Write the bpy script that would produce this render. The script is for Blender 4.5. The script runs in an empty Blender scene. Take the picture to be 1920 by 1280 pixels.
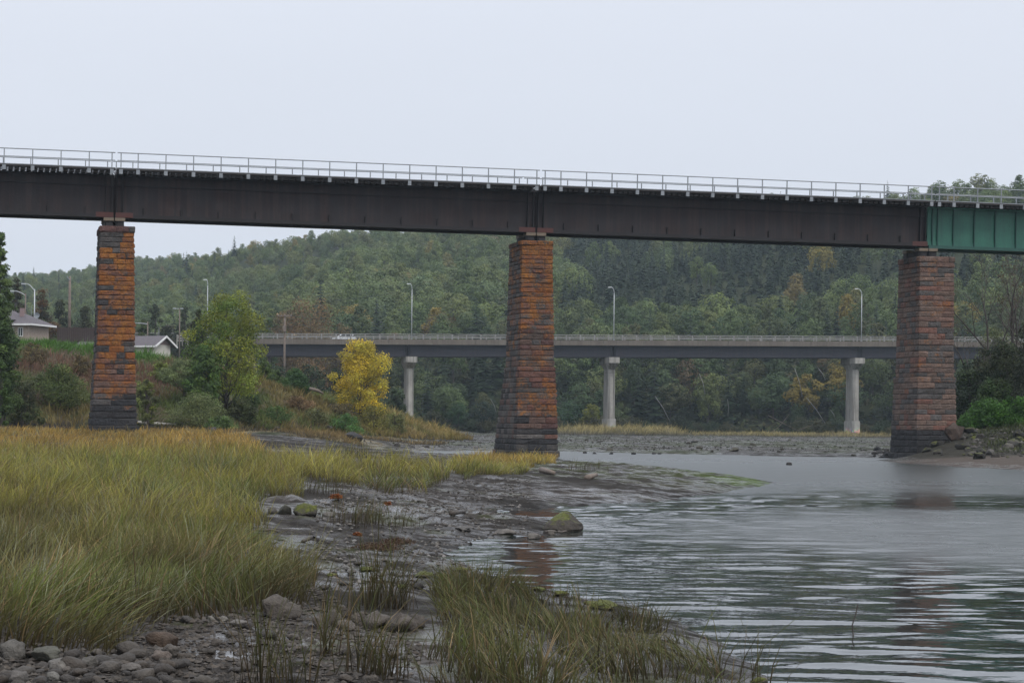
import bpy, math, random
import numpy as np
from mathutils import Vector, Matrix

random.seed(7)
rng = np.random.default_rng(7)
R = math.radians
SC = bpy.context.scene
COL = SC.collection

# ------------------------------------------------------------------ camera
F_PX, CAM_H, V_H, ROLL = 4400.0, 1.9, 795.0, R(0.5)     # focal length and horizon in the photo's own pixels
cd = bpy.data.cameras.new('camera')
cam = bpy.data.objects.new('camera', cd); COL.objects.link(cam)
cd.sensor_width = 36.0
cd.lens = F_PX / 1920.0 * 36.0
cd.shift_y = (V_H - 640.0) / 1920.0
cd.clip_start = 0.1; cd.clip_end = 6000.0
cam.matrix_world = Matrix.Translation((0, 0, CAM_H)) @ Matrix.Rotation(-ROLL, 4, 'Y') @ Matrix.Rotation(R(90), 4, 'X')
SC.camera = cam

# ------------------------------------------------------------------ sky, sun, exposure
SUN_EL, SUN_AZ = R(52), R(143)      # overcast: a very wide sun from behind the camera, to the right
w = bpy.data.worlds.new('World'); SC.world = w; w.use_nodes = True
nt = w.node_tree; nt.nodes.clear()
out = nt.nodes.new('ShaderNodeOutputWorld'); bg = nt.nodes.new('ShaderNodeBackground')
sky = nt.nodes.new('ShaderNodeTexSky'); sky.sky_type = 'NISHITA'; sky.sun_disc = False
sky.sun_elevation = SUN_EL; sky.sun_rotation = SUN_AZ
sky.dust_density = 4.0; sky.air_density = 1.0
tc = nt.nodes.new('ShaderNodeTexCoord'); sx = nt.nodes.new('ShaderNodeSeparateXYZ')
nt.links.new(tc.outputs['Generated'], sx.inputs[0])
mr = nt.nodes.new('ShaderNodeMapRange'); mr.interpolation_type = 'SMOOTHSTEP'   # cloud layer: paler at the horizon, brighter overhead as overcast skies are
mr.inputs['From Min'].default_value = 0.05; mr.inputs['From Max'].default_value = 1.0
mr.inputs['To Min'].default_value = 0.0; mr.inputs['To Max'].default_value = 1.0
nt.links.new(sx.outputs['Z'], mr.inputs['Value'])
cl = nt.nodes.new('ShaderNodeMix'); cl.data_type = 'RGBA'
cl.inputs['A'].default_value = (7.75, 8.15, 9.1, 1); cl.inputs['B'].default_value = (14.5, 15.0, 16.2, 1)
nt.links.new(mr.outputs[0], cl.inputs['Factor'])
nz = nt.nodes.new('ShaderNodeTexNoise'); nz.inputs['Scale'].default_value = 2.2; nz.inputs['Detail'].default_value = 4
mp = nt.nodes.new('ShaderNodeMapping'); mp.inputs['Scale'].default_value = (1, 1, 3.5)
nt.links.new(tc.outputs['Generated'], mp.inputs[0]); nt.links.new(mp.outputs[0], nz.inputs['Vector'])
mr2 = nt.nodes.new('ShaderNodeMapRange'); mr2.inputs['From Min'].default_value = .25; mr2.inputs['From Max'].default_value = .75
mr2.inputs['To Min'].default_value = .965; mr2.inputs['To Max'].default_value = 1.03
nt.links.new(nz.outputs['Fac'], mr2.inputs['Value'])
vm = nt.nodes.new('ShaderNodeVectorMath'); vm.operation = 'SCALE'
nt.links.new(cl.outputs['Result'], vm.inputs[0]); nt.links.new(mr2.outputs[0], vm.inputs['Scale'])
mx = nt.nodes.new('ShaderNodeMix'); mx.data_type = 'RGBA'; mx.inputs['Factor'].default_value = 0.93
nt.links.new(sky.outputs[0], mx.inputs['A']); nt.links.new(vm.outputs[0], mx.inputs['B'])
nt.links.new(mx.outputs['Result'], bg.inputs['Color']); bg.inputs['Strength'].default_value = 0.1
nt.links.new(bg.outputs[0], out.inputs[0])
sd = bpy.data.lights.new('sun', 'SUN'); sd.energy = 1.5; sd.angle = R(25); sd.color = (1.0, .96, .9)
sun = bpy.data.objects.new('sun', sd); COL.objects.link(sun)
sun.location = (-60, -120, 160)
_d = Vector((math.sin(SUN_AZ) * math.cos(SUN_EL), math.cos(SUN_AZ) * math.cos(SUN_EL), math.sin(SUN_EL)))
sun.rotation_euler = _d.to_track_quat('Z', 'Y').to_euler()
SC.view_settings.view_transform = 'Standard'; SC.view_settings.look = 'None'
SC.view_settings.exposure = 0.0; SC.view_settings.gamma = 1.0; SC.view_settings.use_curve_mapping = False
SC.render.engine = 'CYCLES'
cy = SC.cycles
cy.max_bounces = 6; cy.diffuse_bounces = 2; cy.glossy_bounces = 3; cy.transmission_bounces = 3
cy.transparent_max_bounces = 6; cy.volume_bounces = 1
cy.use_denoising = True; cy.use_adaptive_sampling = True; cy.adaptive_threshold = 0.006
cy.sample_clamp_indirect = 4.0; cy.caustics_reflective = False; cy.caustics_refractive = False

# ------------------------------------------------------------------ helpers: pixels of the photo to places in the world
def ray(u, v):
    x, y = u - 960.0, V_H - v
    c, s = math.cos(ROLL), math.sin(ROLL)
    return (x * c - y * s) / F_PX, (x * s + y * c) / F_PX
def at(u, v, Y):
    a, b = ray(u, v); return Vector((a * Y, Y, CAM_H + b * Y))
def G(u, v, z=0.0):
    a, b = ray(u, v); Y = (z - CAM_H) / b; return (a * Y, Y)

# ------------------------------------------------------------------ helpers: noise
def _h(i, j, s):
    n = np.sin(i * 127.1 + j * 311.7 + s * 74.7) * 43758.5453
    return n - np.floor(n)
def vnoise(x, y, s=0):
    x = np.asarray(x, float); y = np.asarray(y, float)
    i, j = np.floor(x), np.floor(y); fx, fy = x - i, y - j
    fx = fx * fx * (3 - 2 * fx); fy = fy * fy * (3 - 2 * fy)
    return ((_h(i, j, s) * (1 - fx) + _h(i + 1, j, s) * fx) * (1 - fy) + (_h(i, j + 1, s) * (1 - fx) + _h(i + 1, j + 1, s) * fx) * fy) * 2 - 1
def fbm(x, y, s=0, o=4):
    t, a, f = 0, 1.0, 1.0
    for k in range(o):
        t = t + a * vnoise(np.asarray(x) * f + 17.3 * k, np.asarray(y) * f - 9.1 * k, s + k); a *= .5; f *= 2.03
    return t
def sst(x, a, b):
    t = np.clip((np.asarray(x, float) - a) / (b - a), 0, 1); return t * t * (3 - 2 * t)
def sdf(poly, X, Y):                       # positive inside
    X = np.asarray(X, float); Y = np.asarray(Y, float)
    d = np.full(X.shape, 1e18); ins = np.zeros(X.shape, bool); n = len(poly)
    for k in range(n):
        (ax, ay), (bx, by) = poly[k], poly[(k + 1) % n]
        ex, ey = bx - ax, by - ay
        t = np.clip(((X - ax) * ex + (Y - ay) * ey) / (ex * ex + ey * ey + 1e-12), 0, 1)
        d = np.minimum(d, (X - ax - ex * t) ** 2 + (Y - ay - ey * t) ** 2)
        c = ((ay > Y) != (by > Y)) & (X < ex * (Y - ay) / ((by - ay) if by != ay else 1e-9) + ax)
        ins ^= c
    d = np.sqrt(d); return np.where(ins, d, -d)

# ------------------------------------------------------------------ helpers: meshes and objects
def np_mesh(name, V, faces, mats=(), cols=None, smooth=False, fmat=None, attrs=None):
    """V (n,3); faces: list of index arrays (m,3) or (m,4)"""
    me = bpy.data.meshes.new(name)
    V = np.ascontiguousarray(V, np.float32)
    fl = [np.asarray(f, np.int32) for f in faces if len(f)]
    me.vertices.add(len(V)); me.vertices.foreach_set('co', V.ravel())
    nl = sum(f.size for f in fl); nf = sum(len(f) for f in fl)
    me.loops.add(nl); me.polygons.add(nf)
    me.loops.foreach_set('vertex_index', np.concatenate([f.ravel() for f in fl]).astype(np.int32))
    tot = np.concatenate([np.full(len(f), f.shape[1], np.int32) for f in fl])
    st = np.concatenate([[0], np.cumsum(tot)[:-1]]).astype(np.int32)
    me.polygons.foreach_set('loop_start', st)
    if fmat is not None: me.polygons.foreach_set('material_index', np.asarray(fmat, np.int32))
    me.polygons.foreach_set('use_smooth', np.full(nf, smooth))
    for m in mats: me.materials.append(m)
    me.update(calc_edges=True); me.validate()
    if cols is not None:
        c = np.ones((len(V), 4), np.float32); c[:, :3] = cols
        a = me.color_attributes.new('Col', 'FLOAT_COLOR', 'POINT'); a.data.foreach_set('color', c.ravel())
    for k, v in (attrs or {}).items():
        a = me.attributes.new(k, 'FLOAT', 'POINT'); a.data.foreach_set('value', np.asarray(v, np.float32))
    return me

class MB:
    def __init__(s): s.v, s.f, s.m = [], [], []
    def add(s, V, Fc, mat=0):
        o = len(s.v); s.v += [tuple(p) for p in V]
        for f in Fc: s.f.append(tuple(i + o for i in f)); s.m.append(mat)
        return s
    def box(s, x0, x1, y0, y1, z0, z1, mat=0, M=None):
        V = [(x, y, z) for z in (z0, z1) for (x, y) in ((x0, y0), (x1, y0), (x1, y1), (x0, y1))]
        if M is not None: V = [M @ Vector(p) for p in V]
        return s.add(V, [(3, 2, 1, 0), (4, 5, 6, 7), (0, 1, 5, 4), (1, 2, 6, 5), (2, 3, 7, 6), (3, 0, 4, 7)], mat)
    def hexa(s, low, high, mat=0):          # two quads, bottom and top
        return s.add(list(low) + list(high), [(3, 2, 1, 0), (4, 5, 6, 7), (0, 1, 5, 4), (1, 2, 6, 5), (2, 3, 7, 6), (3, 0, 4, 7)], mat)
    def prism(s, poly, y0, y1, mat=0):      # outline in x-z pushed along y
        n = len(poly); V = [(x, y0, z) for x, z in poly] + [(x, y1, z) for x, z in poly]
        Fc = [tuple(range(n)), tuple(range(2 * n - 1, n - 1, -1))] + [(i, i + n, (i + 1) % n + n, (i + 1) % n) for i in range(n)]
        return s.add(V, Fc, mat)
    def tube(s, pts, rad, sides=6, mat=0, cap=True):
        P = [Vector(p) for p in pts]; n = len(P)
        rr = rad if hasattr(rad, '__len__') else [rad] * n
        V, Fc = [], []; up = Vector((0, 0, 1))
        for i, p in enumerate(P):
            t = (P[min(i + 1, n - 1)] - P[max(i - 1, 0)]).normalized()
            a = t.cross(up if abs(t.z) < .95 else Vector((1, 0, 0))).normalized(); b = t.cross(a)
            for k in range(sides):
                q = 2 * math.pi * k / sides; V.append(p + (a * math.cos(q) + b * math.sin(q)) * rr[i])
        for i in range(n - 1):
            for k in range(sides):
                k2 = (k + 1) % sides; Fc.append((i * sides + k, i * sides + k2, (i + 1) * sides + k2, (i + 1) * sides + k))
        if cap: Fc += [tuple(range(sides - 1, -1, -1)), tuple((n - 1) * sides + k for k in range(sides))]
        return s.add(V, Fc, mat)
    def mesh(s, name, mats, smooth=False, bevel=0):
        me = bpy.data.meshes.new(name); me.from_pydata([tuple(p) for p in s.v], [], s.f)
        for m in (mats if isinstance(mats, (list, tuple)) else [mats]): me.materials.append(m)
        me.polygons.foreach_set('material_index', s.m)
        me.polygons.foreach_set('use_smooth', [smooth] * len(s.f)); me.update(); return me
    def build(s, name, mats, parent=None, loc=(0, 0, 0), smooth=False):
        return link(name, s.mesh(name, mats, smooth), parent, loc)

def link(name, data, parent=None, loc=(0, 0, 0), rot=(0, 0, 0), scale=(1, 1, 1)):
    o = bpy.data.objects.new(name, data); COL.objects.link(o)
    if parent is not None: o.parent = parent
    o.location = loc; o.rotation_euler = rot; o.scale = scale
    return o
def tag(o, label=None, cat=None, group=None, kind=None):
    if label: o['label'] = label
    if cat: o['category'] = cat
    if group: o['group'] = group
    if kind: o['kind'] = kind
    return o
def thing(name, label, cat, loc=(0, 0, 0), rot=(0, 0, 0), group=None):
    return tag(link(name, None, None, loc, rot), label, cat, group)
def dup(root, loc, rz, label=None, group=None):
    r = root.copy(); COL.objects.link(r); r.location = loc; r.rotation_euler = (root.rotation_euler[0], root.rotation_euler[1], rz)
    if label: r['label'] = label
    if group: r['group'] = group
    for ch in list(root.children):
        c = ch.copy(); COL.objects.link(c); c.parent = r
        for g in list(ch.children):
            d = g.copy(); COL.objects.link(d); d.parent = c
    return r

# ------------------------------------------------------------------ materials
def new_mat(name):
    m = bpy.data.materials.new(name); m.use_nodes = True
    t = m.node_tree; t.nodes.clear()
    o = t.nodes.new('ShaderNodeOutputMaterial'); return m, t, o
def N(t, kind, **kw):
    n = t.nodes.new('ShaderNode' + kind)
    for k, v in kw.items():
        if k.startswith('i_'): n.inputs[k[2:].replace('_', ' ')].default_value = v
        else: setattr(n, k, v)
    return n
def noise_fac(t, scale, detail=5, rough=.55, coord='pos', sc=(1, 1, 1), lo=.3, hi=.7, to=(0, 1), dist=0):
    if coord == 'pos': c = N(t, 'NewGeometry').outputs['Position']
    else: c = N(t, 'TexCoord').outputs['Object']
    mp = N(t, 'Mapping'); mp.inputs['Scale'].default_value = sc; t.links.new(c, mp.inputs[0])
    n = N(t, 'TexNoise'); n.inputs['Scale'].default_value = scale; n.inputs['Detail'].default_value = detail
    n.inputs['Roughness'].default_value = rough; n.inputs['Distortion'].default_value = dist
    t.links.new(mp.outputs[0], n.inputs['Vector'])
    r = N(t, 'MapRange'); r.inputs['From Min'].default_value = lo; r.inputs['From Max'].default_value = hi
    r.inputs['To Min'].default_value = to[0]; r.inputs['To Max'].default_value = to[1]
    t.links.new(n.outputs['Fac'], r.inputs['Value']); return r.outputs[0]
def mixc(t, fac, a, b, mode='MIX'):
    m = N(t, 'Mix', data_type='RGBA', blend_type=mode)
    for k, v in (('Factor', fac), ('A', a), ('B', b)):
        if isinstance(v, (int, float)): m.inputs[k].default_value = v
        elif isinstance(v, tuple): m.inputs[k].default_value = v if len(v) == 4 else (*v, 1)
        else: t.links.new(v, m.inputs[k])
    return m.outputs['Result']
def math_(t, op, a, b=0.0, clamp=False):
    m = N(t, 'Math', operation=op); m.use_clamp = clamp
    for i, v in enumerate((a, b)):
        if isinstance(v, (int, float)): m.inputs[i].default_value = v
        else: t.links.new(v, m.inputs[i])
    return m.outputs[0]
def bump(t, h, strength, dist):
    b = N(t, 'Bump'); b.inputs['Strength'].default_value = strength; b.inputs['Distance'].default_value = dist
    t.links.new(h, b.inputs['Height']); return b.outputs[0]
def pbr(t, o, col, rough, normal=None, metal=0.0, spec=.5):
    p = N(t, 'BsdfPrincipled')
    for k, v in (('Base Color', col), ('Roughness', rough), ('Metallic', metal), ('Specular IOR Level', spec)):
        if isinstance(v, (int, float)): p.inputs[k].default_value = v
        elif isinstance(v, tuple): p.inputs[k].default_value = v if len(v) == 4 else (*v, 1)
        else: t.links.new(v, p.inputs[k])
    if normal is not None: t.links.new(normal, p.inputs['Normal'])
    t.links.new(p.outputs[0], o.inputs['Surface']); return p
def weathered(name, a, b, scale=1.5, rough=(.5, .8), bumpd=.01, metal=0.0, streak=None, sc=(1, 1, 1)):
    m, t, o = new_mat(name)
    f = noise_fac(t, scale, 6, .6, sc=sc)
    c = mixc(t, f, a, b)
    if streak:
        s = noise_fac(t, 2.0, 4, .6, sc=(1.6, 1.6, .06), lo=.45, hi=.7)
        c = mixc(t, math_(t, 'MULTIPLY', s, streak[1]), c, streak[0])
    fine = noise_fac(t, scale * 14, 3, .6, lo=.2, hi=.8, to=(.8, 1.15))
    c2 = N(t, 'VectorMath', operation='SCALE'); t.links.new(c, c2.inputs[0]); t.links.new(fine, c2.inputs['Scale'])
    r = N(t, 'MapRange'); r.inputs['To Min'].default_value = rough[0]; r.inputs['To Max'].default_value = rough[1]; t.links.new(f, r.inputs['Value'])
    pbr(t, o, c2.outputs[0], r.outputs[0], bump(t, noise_fac(t, scale * 9, 4), .5, bumpd), metal); return m

M = {}
M['rust_dark'] = weathered('weathered_steel', (.011, .0085, .0108), (.021, .0145, .0155), .8, (.6, .85), .004, streak=((.060, .032, .027), .5))
M['shaded_steel'] = weathered('shaded_flange_steel', (.009, .008, .010), (.015, .012, .013), .8, (.6, .8), .004)  # darker copy of the girder steel; the flange's shade is in its colour
M['rust_red'] = weathered('red_rust', (.060, .022, .020), (.095, .035, .028), 2.5, (.7, .9), .004)
M['green_steel'] = weathered('green_painted_steel', (.030, .155, .105), (.022, .115, .085), .9, (.4, .6), .003, streak=((.015, .07, .055), .5))
M['green_dark'] = weathered('green_stiffener_paint', (.012, .062, .050), (.018, .085, .066), 1.5, (.4, .6), .003)
M['tie'] = weathered('tarred_timber', (.016, .014, .014), (.035, .03, .028), 3, (.7, .9), .01)
M['tie_end'] = weathered('timber_end_grain', (.07, .065, .06), (.14, .13, .125), 6, (.7, .9), .01)
M['galv'] = weathered('galvanised_steel', (.20, .22, .24), (.29, .31, .33), 3, (.4, .6), .002, metal=.3)
M['lamp'] = weathered('pale_lamp_steel', (.42, .45, .47), (.52, .54, .56), 3, (.4, .6), .002, metal=.2)
M['rail_steel'] = weathered('rail_steel', (.16, .17, .19), (.22, .23, .25), 3, (.4, .6), .002, metal=.3)
M['pedestal'] = weathered('tan_bearing_paint', (.13, .10, .072), (.19, .15, .105), 4, (.6, .8), .004)
M['concrete'] = weathered('weathered_concrete', (.27, .26, .235), (.42, .40, .365), .7, (.7, .9), .01, streak=((.09, .085, .075), .95))
M['fascia'] = weathered('stained_concrete_kerb', (.10, .082, .066), (.17, .148, .122), .5, (.7, .9), .01, streak=((.09, .075, .06), .7), sc=(1, 1, .5))
M['road_girder'] = weathered('blue_grey_girder_paint', (.025, .025, .038), (.038, .036, .051), .25, (.5, .7), .004, streak=((.055, .044, .047), .5))
M['asphalt'] = weathered('asphalt', (.045, .045, .047), (.06, .06, .06), 4, (.8, .95), .01)
M['wood_pole'] = weathered('grey_wood', (.13, .10, .08), (.22, .18, .15), 3, (.8, .95), .01)
M['fence_wood'] = weathered('dark_fence_wood', (.035, .022, .02), (.055, .036, .032), 3, (.8, .95), .01)
M['driftwood'] = weathered('bleached_driftwood', (.30, .28, .25), (.45, .43, .40), 5, (.8, .95), .01)
M['wet_wood'] = weathered('wet_dark_wood', (.035, .028, .022), (.07, .055, .045), 6, (.4, .7), .01)
M['white'] = weathered('white_paint', (.66, .66, .66), (.78, .78, .77), 2, (.5, .7), .002)
M['beige_wall'] = weathered('beige_stone_cladding', (.30, .24, .20), (.46, .38, .32), 5, (.8, .95), .02)
M['mauve_wall'] = weathered('mauve_siding', (.22, .15, .15), (.28, .20, .19), 2, (.7, .9), .01)
M['cream_wall'] = weathered('cream_siding', (.52, .50, .44), (.60, .58, .52), 2, (.7, .9), .01)
M['shingle'] = weathered('grey_roof_shingle', (.085, .075, .085), (.13, .115, .125), 4, (.85, .95), .02)
M['glass'] = weathered('window_glass', (.02, .025, .03), (.03, .035, .04), 2, (.08, .12), .0)
M['silver'] = weathered('silver_car_paint', (.74, .76, .79), (.78, .80, .82), 2, (.25, .3), 0, metal=.4)
M['rubber'] = weathered('rubber', (.02, .02, .02), (.03, .03, .03), 4, (.8, .9), .002)
M['yellow'] = weathered('yellow_plastic', (.55, .38, .03), (.65, .46, .06), 4, (.5, .6), .002)
M['red_lamp'] = weathered('red_lens', (.3, .02, .02), (.35, .03, .02), 4, (.3, .4), 0)
M['bark'] = weathered('bark', (.055, .045, .038), (.095, .08, .068), 3, (.85, .95), .02)
M['birch'] = weathered('birch_bark', (.34, .33, .31), (.46, .45, .43), 2, (.8, .95), .01, streak=((.1, .09, .08), .4))
M['mortar'] = weathered('lime_mortar', (.12, .095, .075), (.18, .15, .125), 4, (.9, .95), .01)
M['leafdead'] = weathered('rusty_seaweed', (.14, .05, .02), (.20, .075, .025), 8, (.6, .8), .01)

def leaf_material(name, random_tint=False):
    m, t, o = new_mat(name)
    a = N(t, 'Attribute', attribute_name='Col').outputs['Color']
    oi = N(t, 'ObjectInfo')
    if random_tint:
        cr = N(t, 'ValToRGB'); e = cr.color_ramp.elements
        stops = [(0, (.082, .122, .040)), (.2, (.118, .162, .048)), (.38, (.165, .205, .064)), (.52, (.090, .132, .050)), (.66, (.180, .200, .058)),
                 (.80, (.112, .160, .07)), (.95, (.150, .160, .060)), (.985, (.26, .21, .045)), (1, (.15, .115, .05))]
        e[0].position, e[0].color = stops[0][0], (*stops[0][1], 1); e[1].position, e[1].color = 1, (*stops[-1][1], 1)
        for p, c in stops[1:-1]:
            q = e.new(p); q.color = (*c, 1)
        t.links.new(oi.outputs['Random'], cr.inputs[0]); tint = cr.outputs[0]
    else: tint = oi.outputs['Color']
    c = mixc(t, 1.0, a, tint, 'MULTIPLY')
    d = N(t, 'BsdfPrincipled'); d.inputs['Roughness'].default_value = .55; d.inputs['Specular IOR Level'].default_value = .25
    t.links.new(c, d.inputs['Base Color'])
    tr = N(t, 'BsdfTranslucent'); t.links.new(c, tr.inputs[0])
    ms = N(t, 'MixShader'); ms.inputs[0].default_value = .3
    t.links.new(d.outputs[0], ms.inputs[1]); t.links.new(tr.outputs[0], ms.inputs[2]); t.links.new(ms.outputs[0], o.inputs['Surface'])
    return m
M['leaf'] = leaf_material('foliage')
M['leaf_far'] = leaf_material('far_foliage', True)
M['spruce_far'] = leaf_material('far_needles')
M['grass'] = leaf_material('grass_blades')

def stone_material():
    m, t, o = new_mat('rock_faced_sandstone')
    oi = N(t, 'ObjectInfo')
    n1 = noise_fac(t, 3.2, 6, .65, to=(.62, 1.3)); n2 = noise_fac(t, 22, 4, .6, to=(.75, 1.2))
    s = N(t, 'VectorMath', operation='SCALE'); t.links.new(oi.outputs['Color'], s.inputs[0]); t.links.new(math_(t, 'MULTIPLY', n1, n2), s.inputs['Scale'])
    # lichen: amount per stone (alpha), broken up by noise, thicker on the upper side of each bulge
    nz_ = N(t, 'SeparateXYZ'); t.links.new(N(t, 'NewGeometry').outputs['Normal'], nz_.inputs[0])
    k = math_(t, 'ADD', math_(t, 'MULTIPLY', noise_fac(t, 1.1, 4, .6, lo=.3, hi=.7), .45), math_(t, 'MULTIPLY', noise_fac(t, 8.5, 8, .78, lo=.25, hi=.75), .55))
    k = math_(t, 'ADD', k, math_(t, 'MULTIPLY', nz_.outputs['Z'], .07))
    th = math_(t, 'SUBTRACT', 1.02, oi.outputs['Alpha'])
    f = math_(t, 'MULTIPLY', math_(t, 'SUBTRACT', k, th), 4.0, True)
    lc = mixc(t, noise_fac(t, 1.7, 4, .6), (.27, .078, .016), (.40, .165, .024))
    lc = mixc(t, math_(t, 'MULTIPLY', noise_fac(t, 7, 6, .75, lo=.42, hi=.75), .8), lc, (.105, .046, .020))
    c = mixc(t, f, s.outputs[0], lc)
    wl = noise_fac(t, 4.2, 8, .75, lo=.66, hi=.70)                       # a few whitish crusts
    c = mixc(t, math_(t, 'MULTIPLY', wl, .55), c, (.42, .40, .36))
    b = math_(t, 'ADD', noise_fac(t, 7, 6, .65), math_(t, 'MULTIPLY', noise_fac(t, 30, 4, .6), .4))
    pbr(t, o, c, .85, bump(t, b, 1.0, .07)); return m
M['stone'] = stone_material()

def rock_material():
    m, t, o = new_mat('river_rock')
    oi = N(t, 'ObjectInfo')
    n1 = noise_fac(t, 6, 6, .65, to=(.6, 1.25)); n2 = noise_fac(t, 40, 4, .6, to=(.8, 1.2))
    s = N(t, 'VectorMath', operation='SCALE'); t.links.new(oi.outputs['Color'], s.inputs[0]); t.links.new(math_(t, 'MULTIPLY', n1, n2), s.inputs['Scale'])
    nz_ = N(t, 'SeparateXYZ'); t.links.new(N(t, 'NewGeometry').outputs['Normal'], nz_.inputs[0])
    k = math_(t, 'ADD', math_(t, 'MULTIPLY', nz_.outputs['Z'], .55), math_(t, 'MULTIPLY', noise_fac(t, 5, 6, .65), .55))
    f = math_(t, 'MULTIPLY', math_(t, 'SUBTRACT', k, math_(t, 'SUBTRACT', 1.05, oi.outputs['Alpha'])), 5.0, True)
    moss = mixc(t, noise_fac(t, 25, 3), (.045, .055, .012), (.11, .115, .025))
    c = mixc(t, f, s.outputs[0], moss)
    r = noise_fac(t, 3, 4, .6, to=(.5, .9))
    pbr(t, o, c, r, bump(t, math_(t, 'ADD', noise_fac(t, 12, 6, .6), math_(t, 'MULTIPLY', noise_fac(t, 70, 3), .3)), .8, .02), spec=.2); return m
M['rock'] = rock_material()

# ------------------------------------------------------------------ terrain
SHORE_A = [G(*p) for p in [(1560, 1345), (1430, 1278), (1370, 1225), (1300, 1175), (1190, 1137), (1070, 1118), (965, 1096), (885, 1069), (835, 1043),
    (868, 1022), (925, 1006), (985, 1003), (1030, 1004), (1078, 994), (1062, 981), (1000, 972), (935, 967), (900, 961), (950, 954), (1050, 950),
    (1150, 943), (1240, 938), (1340, 926), (1455, 905), (1390, 894), (1290, 883), (1160, 875), (1055, 869), (1000, 864), (900, 863), (800, 861), (715, 853), (690, 848)]] \
    + [(-30, 157), (-90, 160), (-90, -40), (5, -40)]
SHORE_B = [G(690, 847), G(800, 845.5), G(1000, 844), G(1100, 847), G(1250, 850.5), G(1400, 854), G(1640, 858), (40, 146), (90, 300), (90, 440), (-90, 440), (-90, 150)]
BANK_C = [(-130, 150), (-45, 160), (-30, 168), (-20, 178), (-12, 194), (-5.5, 214), (-3.6, 224), (-7, 236), (-18, 246), (-28, 262), (-34, 300), (-38, 445), (-130, 445)]
SHORE_D = [G(1640, 862), G(1680, 867), G(1720, 870), G(1800, 876), G(1930, 882), G(2100, 890), (60, 80), (160, 60), (160, 445), (84, 445), (74, 400), (50, 250), (36, 180), (28.5, 157), (25.2, 150)]

def bank_top(X): return np.interp(X, [-60, -41, -36, -28, -24, -19, -14, -9, -3], [8.5, 8.1, 7.8, 6.7, 5.7, 4.3, 3.4, 2.6, 1.2])
def ridge(X, Y):
    t = np.clip(np.asarray(X) / np.maximum(Y, 1.), -.8, .8)
    tt = [-.8, -.30, -.212, -.195, -.16, -.109, -.082, 0, .08, .145, .185, .218, .30, .8]
    yr = np.interp(t, tt, [1350, 1300, 1220, 1190, 1120, 960, 900, 830, 745, 695, 665, 655, 640, 640])
    el = np.interp(t, tt, [.055, .058, .0650, .0665, .0735, .0805, .0845, .092, .098, .1025, .1072, .1112, .113, .113])
    return yr, el * yr - 8.0
def terrain(X, Y):
    X = np.asarray(X, float); Y = np.asarray(Y, float)
    z = np.full(X.shape, -.7)
    da = sdf(SHORE_A, X, Y)
    soft = fbm(X * .9, Y * .9, 3, 4); fine = fbm(X * 4.5, Y * 4.5, 9, 3)
    za = np.where(da > 0, .52 * (1 - np.exp(-da / 3.2)), -.11 * (-da) ** .8)
    za = za + .66 * sst(Y, 70, 135) * sst(-X, 3, 16)
    band = sst(Y, 24, 34) * (1 - sst(Y, 92, 120)) * sst(da, .3, 2.5)
    led = np.abs(fbm(X * .10 + .15 * soft, Y * .30, 21, 4)); led2 = np.abs(fbm(X * .3, Y * .8, 25, 3))
    za = za + band * (.08 * (1 - np.minimum(led * 5, 1)) + .06 * (1 - np.minimum(led2 * 5, 1)) - .06)
    za = za + np.where(da > -.5, (.035 * soft + .024 * fine) * np.clip((da + .5), 0, 1), 0)
    z = np.maximum(z, za)
    db = sdf(SHORE_B, X, Y)
    zb = np.where(db > 0, .16 * (1 - np.exp(-db / 5)) + .004 * np.minimum(db, 40), -.1 * (-db) ** .8)
    zb = zb + np.where(db > 0, .07 * fbm(X * .35, Y * .22, 31, 4) * np.clip(db, 0, 1), 0) + 1.0 * sst(-X, 4, 18) * (db > 0) * sst(db, 0, 10)
    ch = np.exp(-((Y - 285 - .6 * (X - 35)) / 16) ** 2) * sst(X, 16, 22)
    zb = zb - .42 * ch * (db > 2)
    z = np.maximum(z, zb)
    dc = sdf(BANK_C, X, Y)
    top = bank_top(X)
    bulge = 1 + .10 * fbm(X * .13, Y * .13, 41, 3)
    zc = np.where(dc > 0, np.minimum(np.interp(X, [-22, -7], [1.35, .35]) + .30 * dc * bulge, top + .25 * fbm(X * .2, Y * .2, 45, 3)), -3)
    zc = np.where(dc > 30, np.maximum(zc, 0) + np.clip((dc - 30) * .02, 0, 1.8) * sst(-X, 30, 40), zc)
    zc = np.where(dc > 0, zc + .10 * fbm(X * .8, Y * .8, 47, 3), -3)
    z = np.maximum(z, zc)
    dd = sdf(SHORE_D, X, Y)
    zd = np.where(dd > 0, np.interp(dd, [0, 3, 7], [0, .22, .40]), -.12 * (-dd))
    rise = sst(Y + .25 * (X - 28), 129, 149) * sst(dd, .5, 5)
    zd = zd + np.where(dd > 0, 1.55 * rise + np.clip((Y - 150) * .03, 0, 6) * sst(dd, 2, 12) + .03 * soft * sst(dd, 3, 12) + .22 * fbm(X * .5, Y * .5, 51, 3) * rise, 0)
    z = np.maximum(z, zd)
    # valley side and wooded hill
    yr, hr = ridge(X, Y)
    y0 = 428 + 6 * fbm(X * .02, X * 0 + 3, 61, 3) + 40 * sst(-X, 42, 75)
    k = np.clip((Y - y0) / (yr - y0), 0, 1.6)
    steep = 11 * sst(Y - y0, 0, 30)
    ze = np.where(Y > y0, steep + (hr - 11) * np.minimum(k, 1) ** 1.12 * (1 - .35 * sst(k, 1, 1.6)), -3)
    ze = ze + np.where(Y > y0, 7 * fbm(X * .008, Y * .008, 65, 4) * sst(k, .05, .3) * (1 - .8 * sst(k, .8, 1)) + .5 * fbm(X * .1, Y * .1, 67, 3) * sst(Y - y0, 5, 30), 0)
    z = np.maximum(z, ze)
    return z
def tz(x, y): return float(terrain(np.array([x]), np.array([y]))[0])
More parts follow.
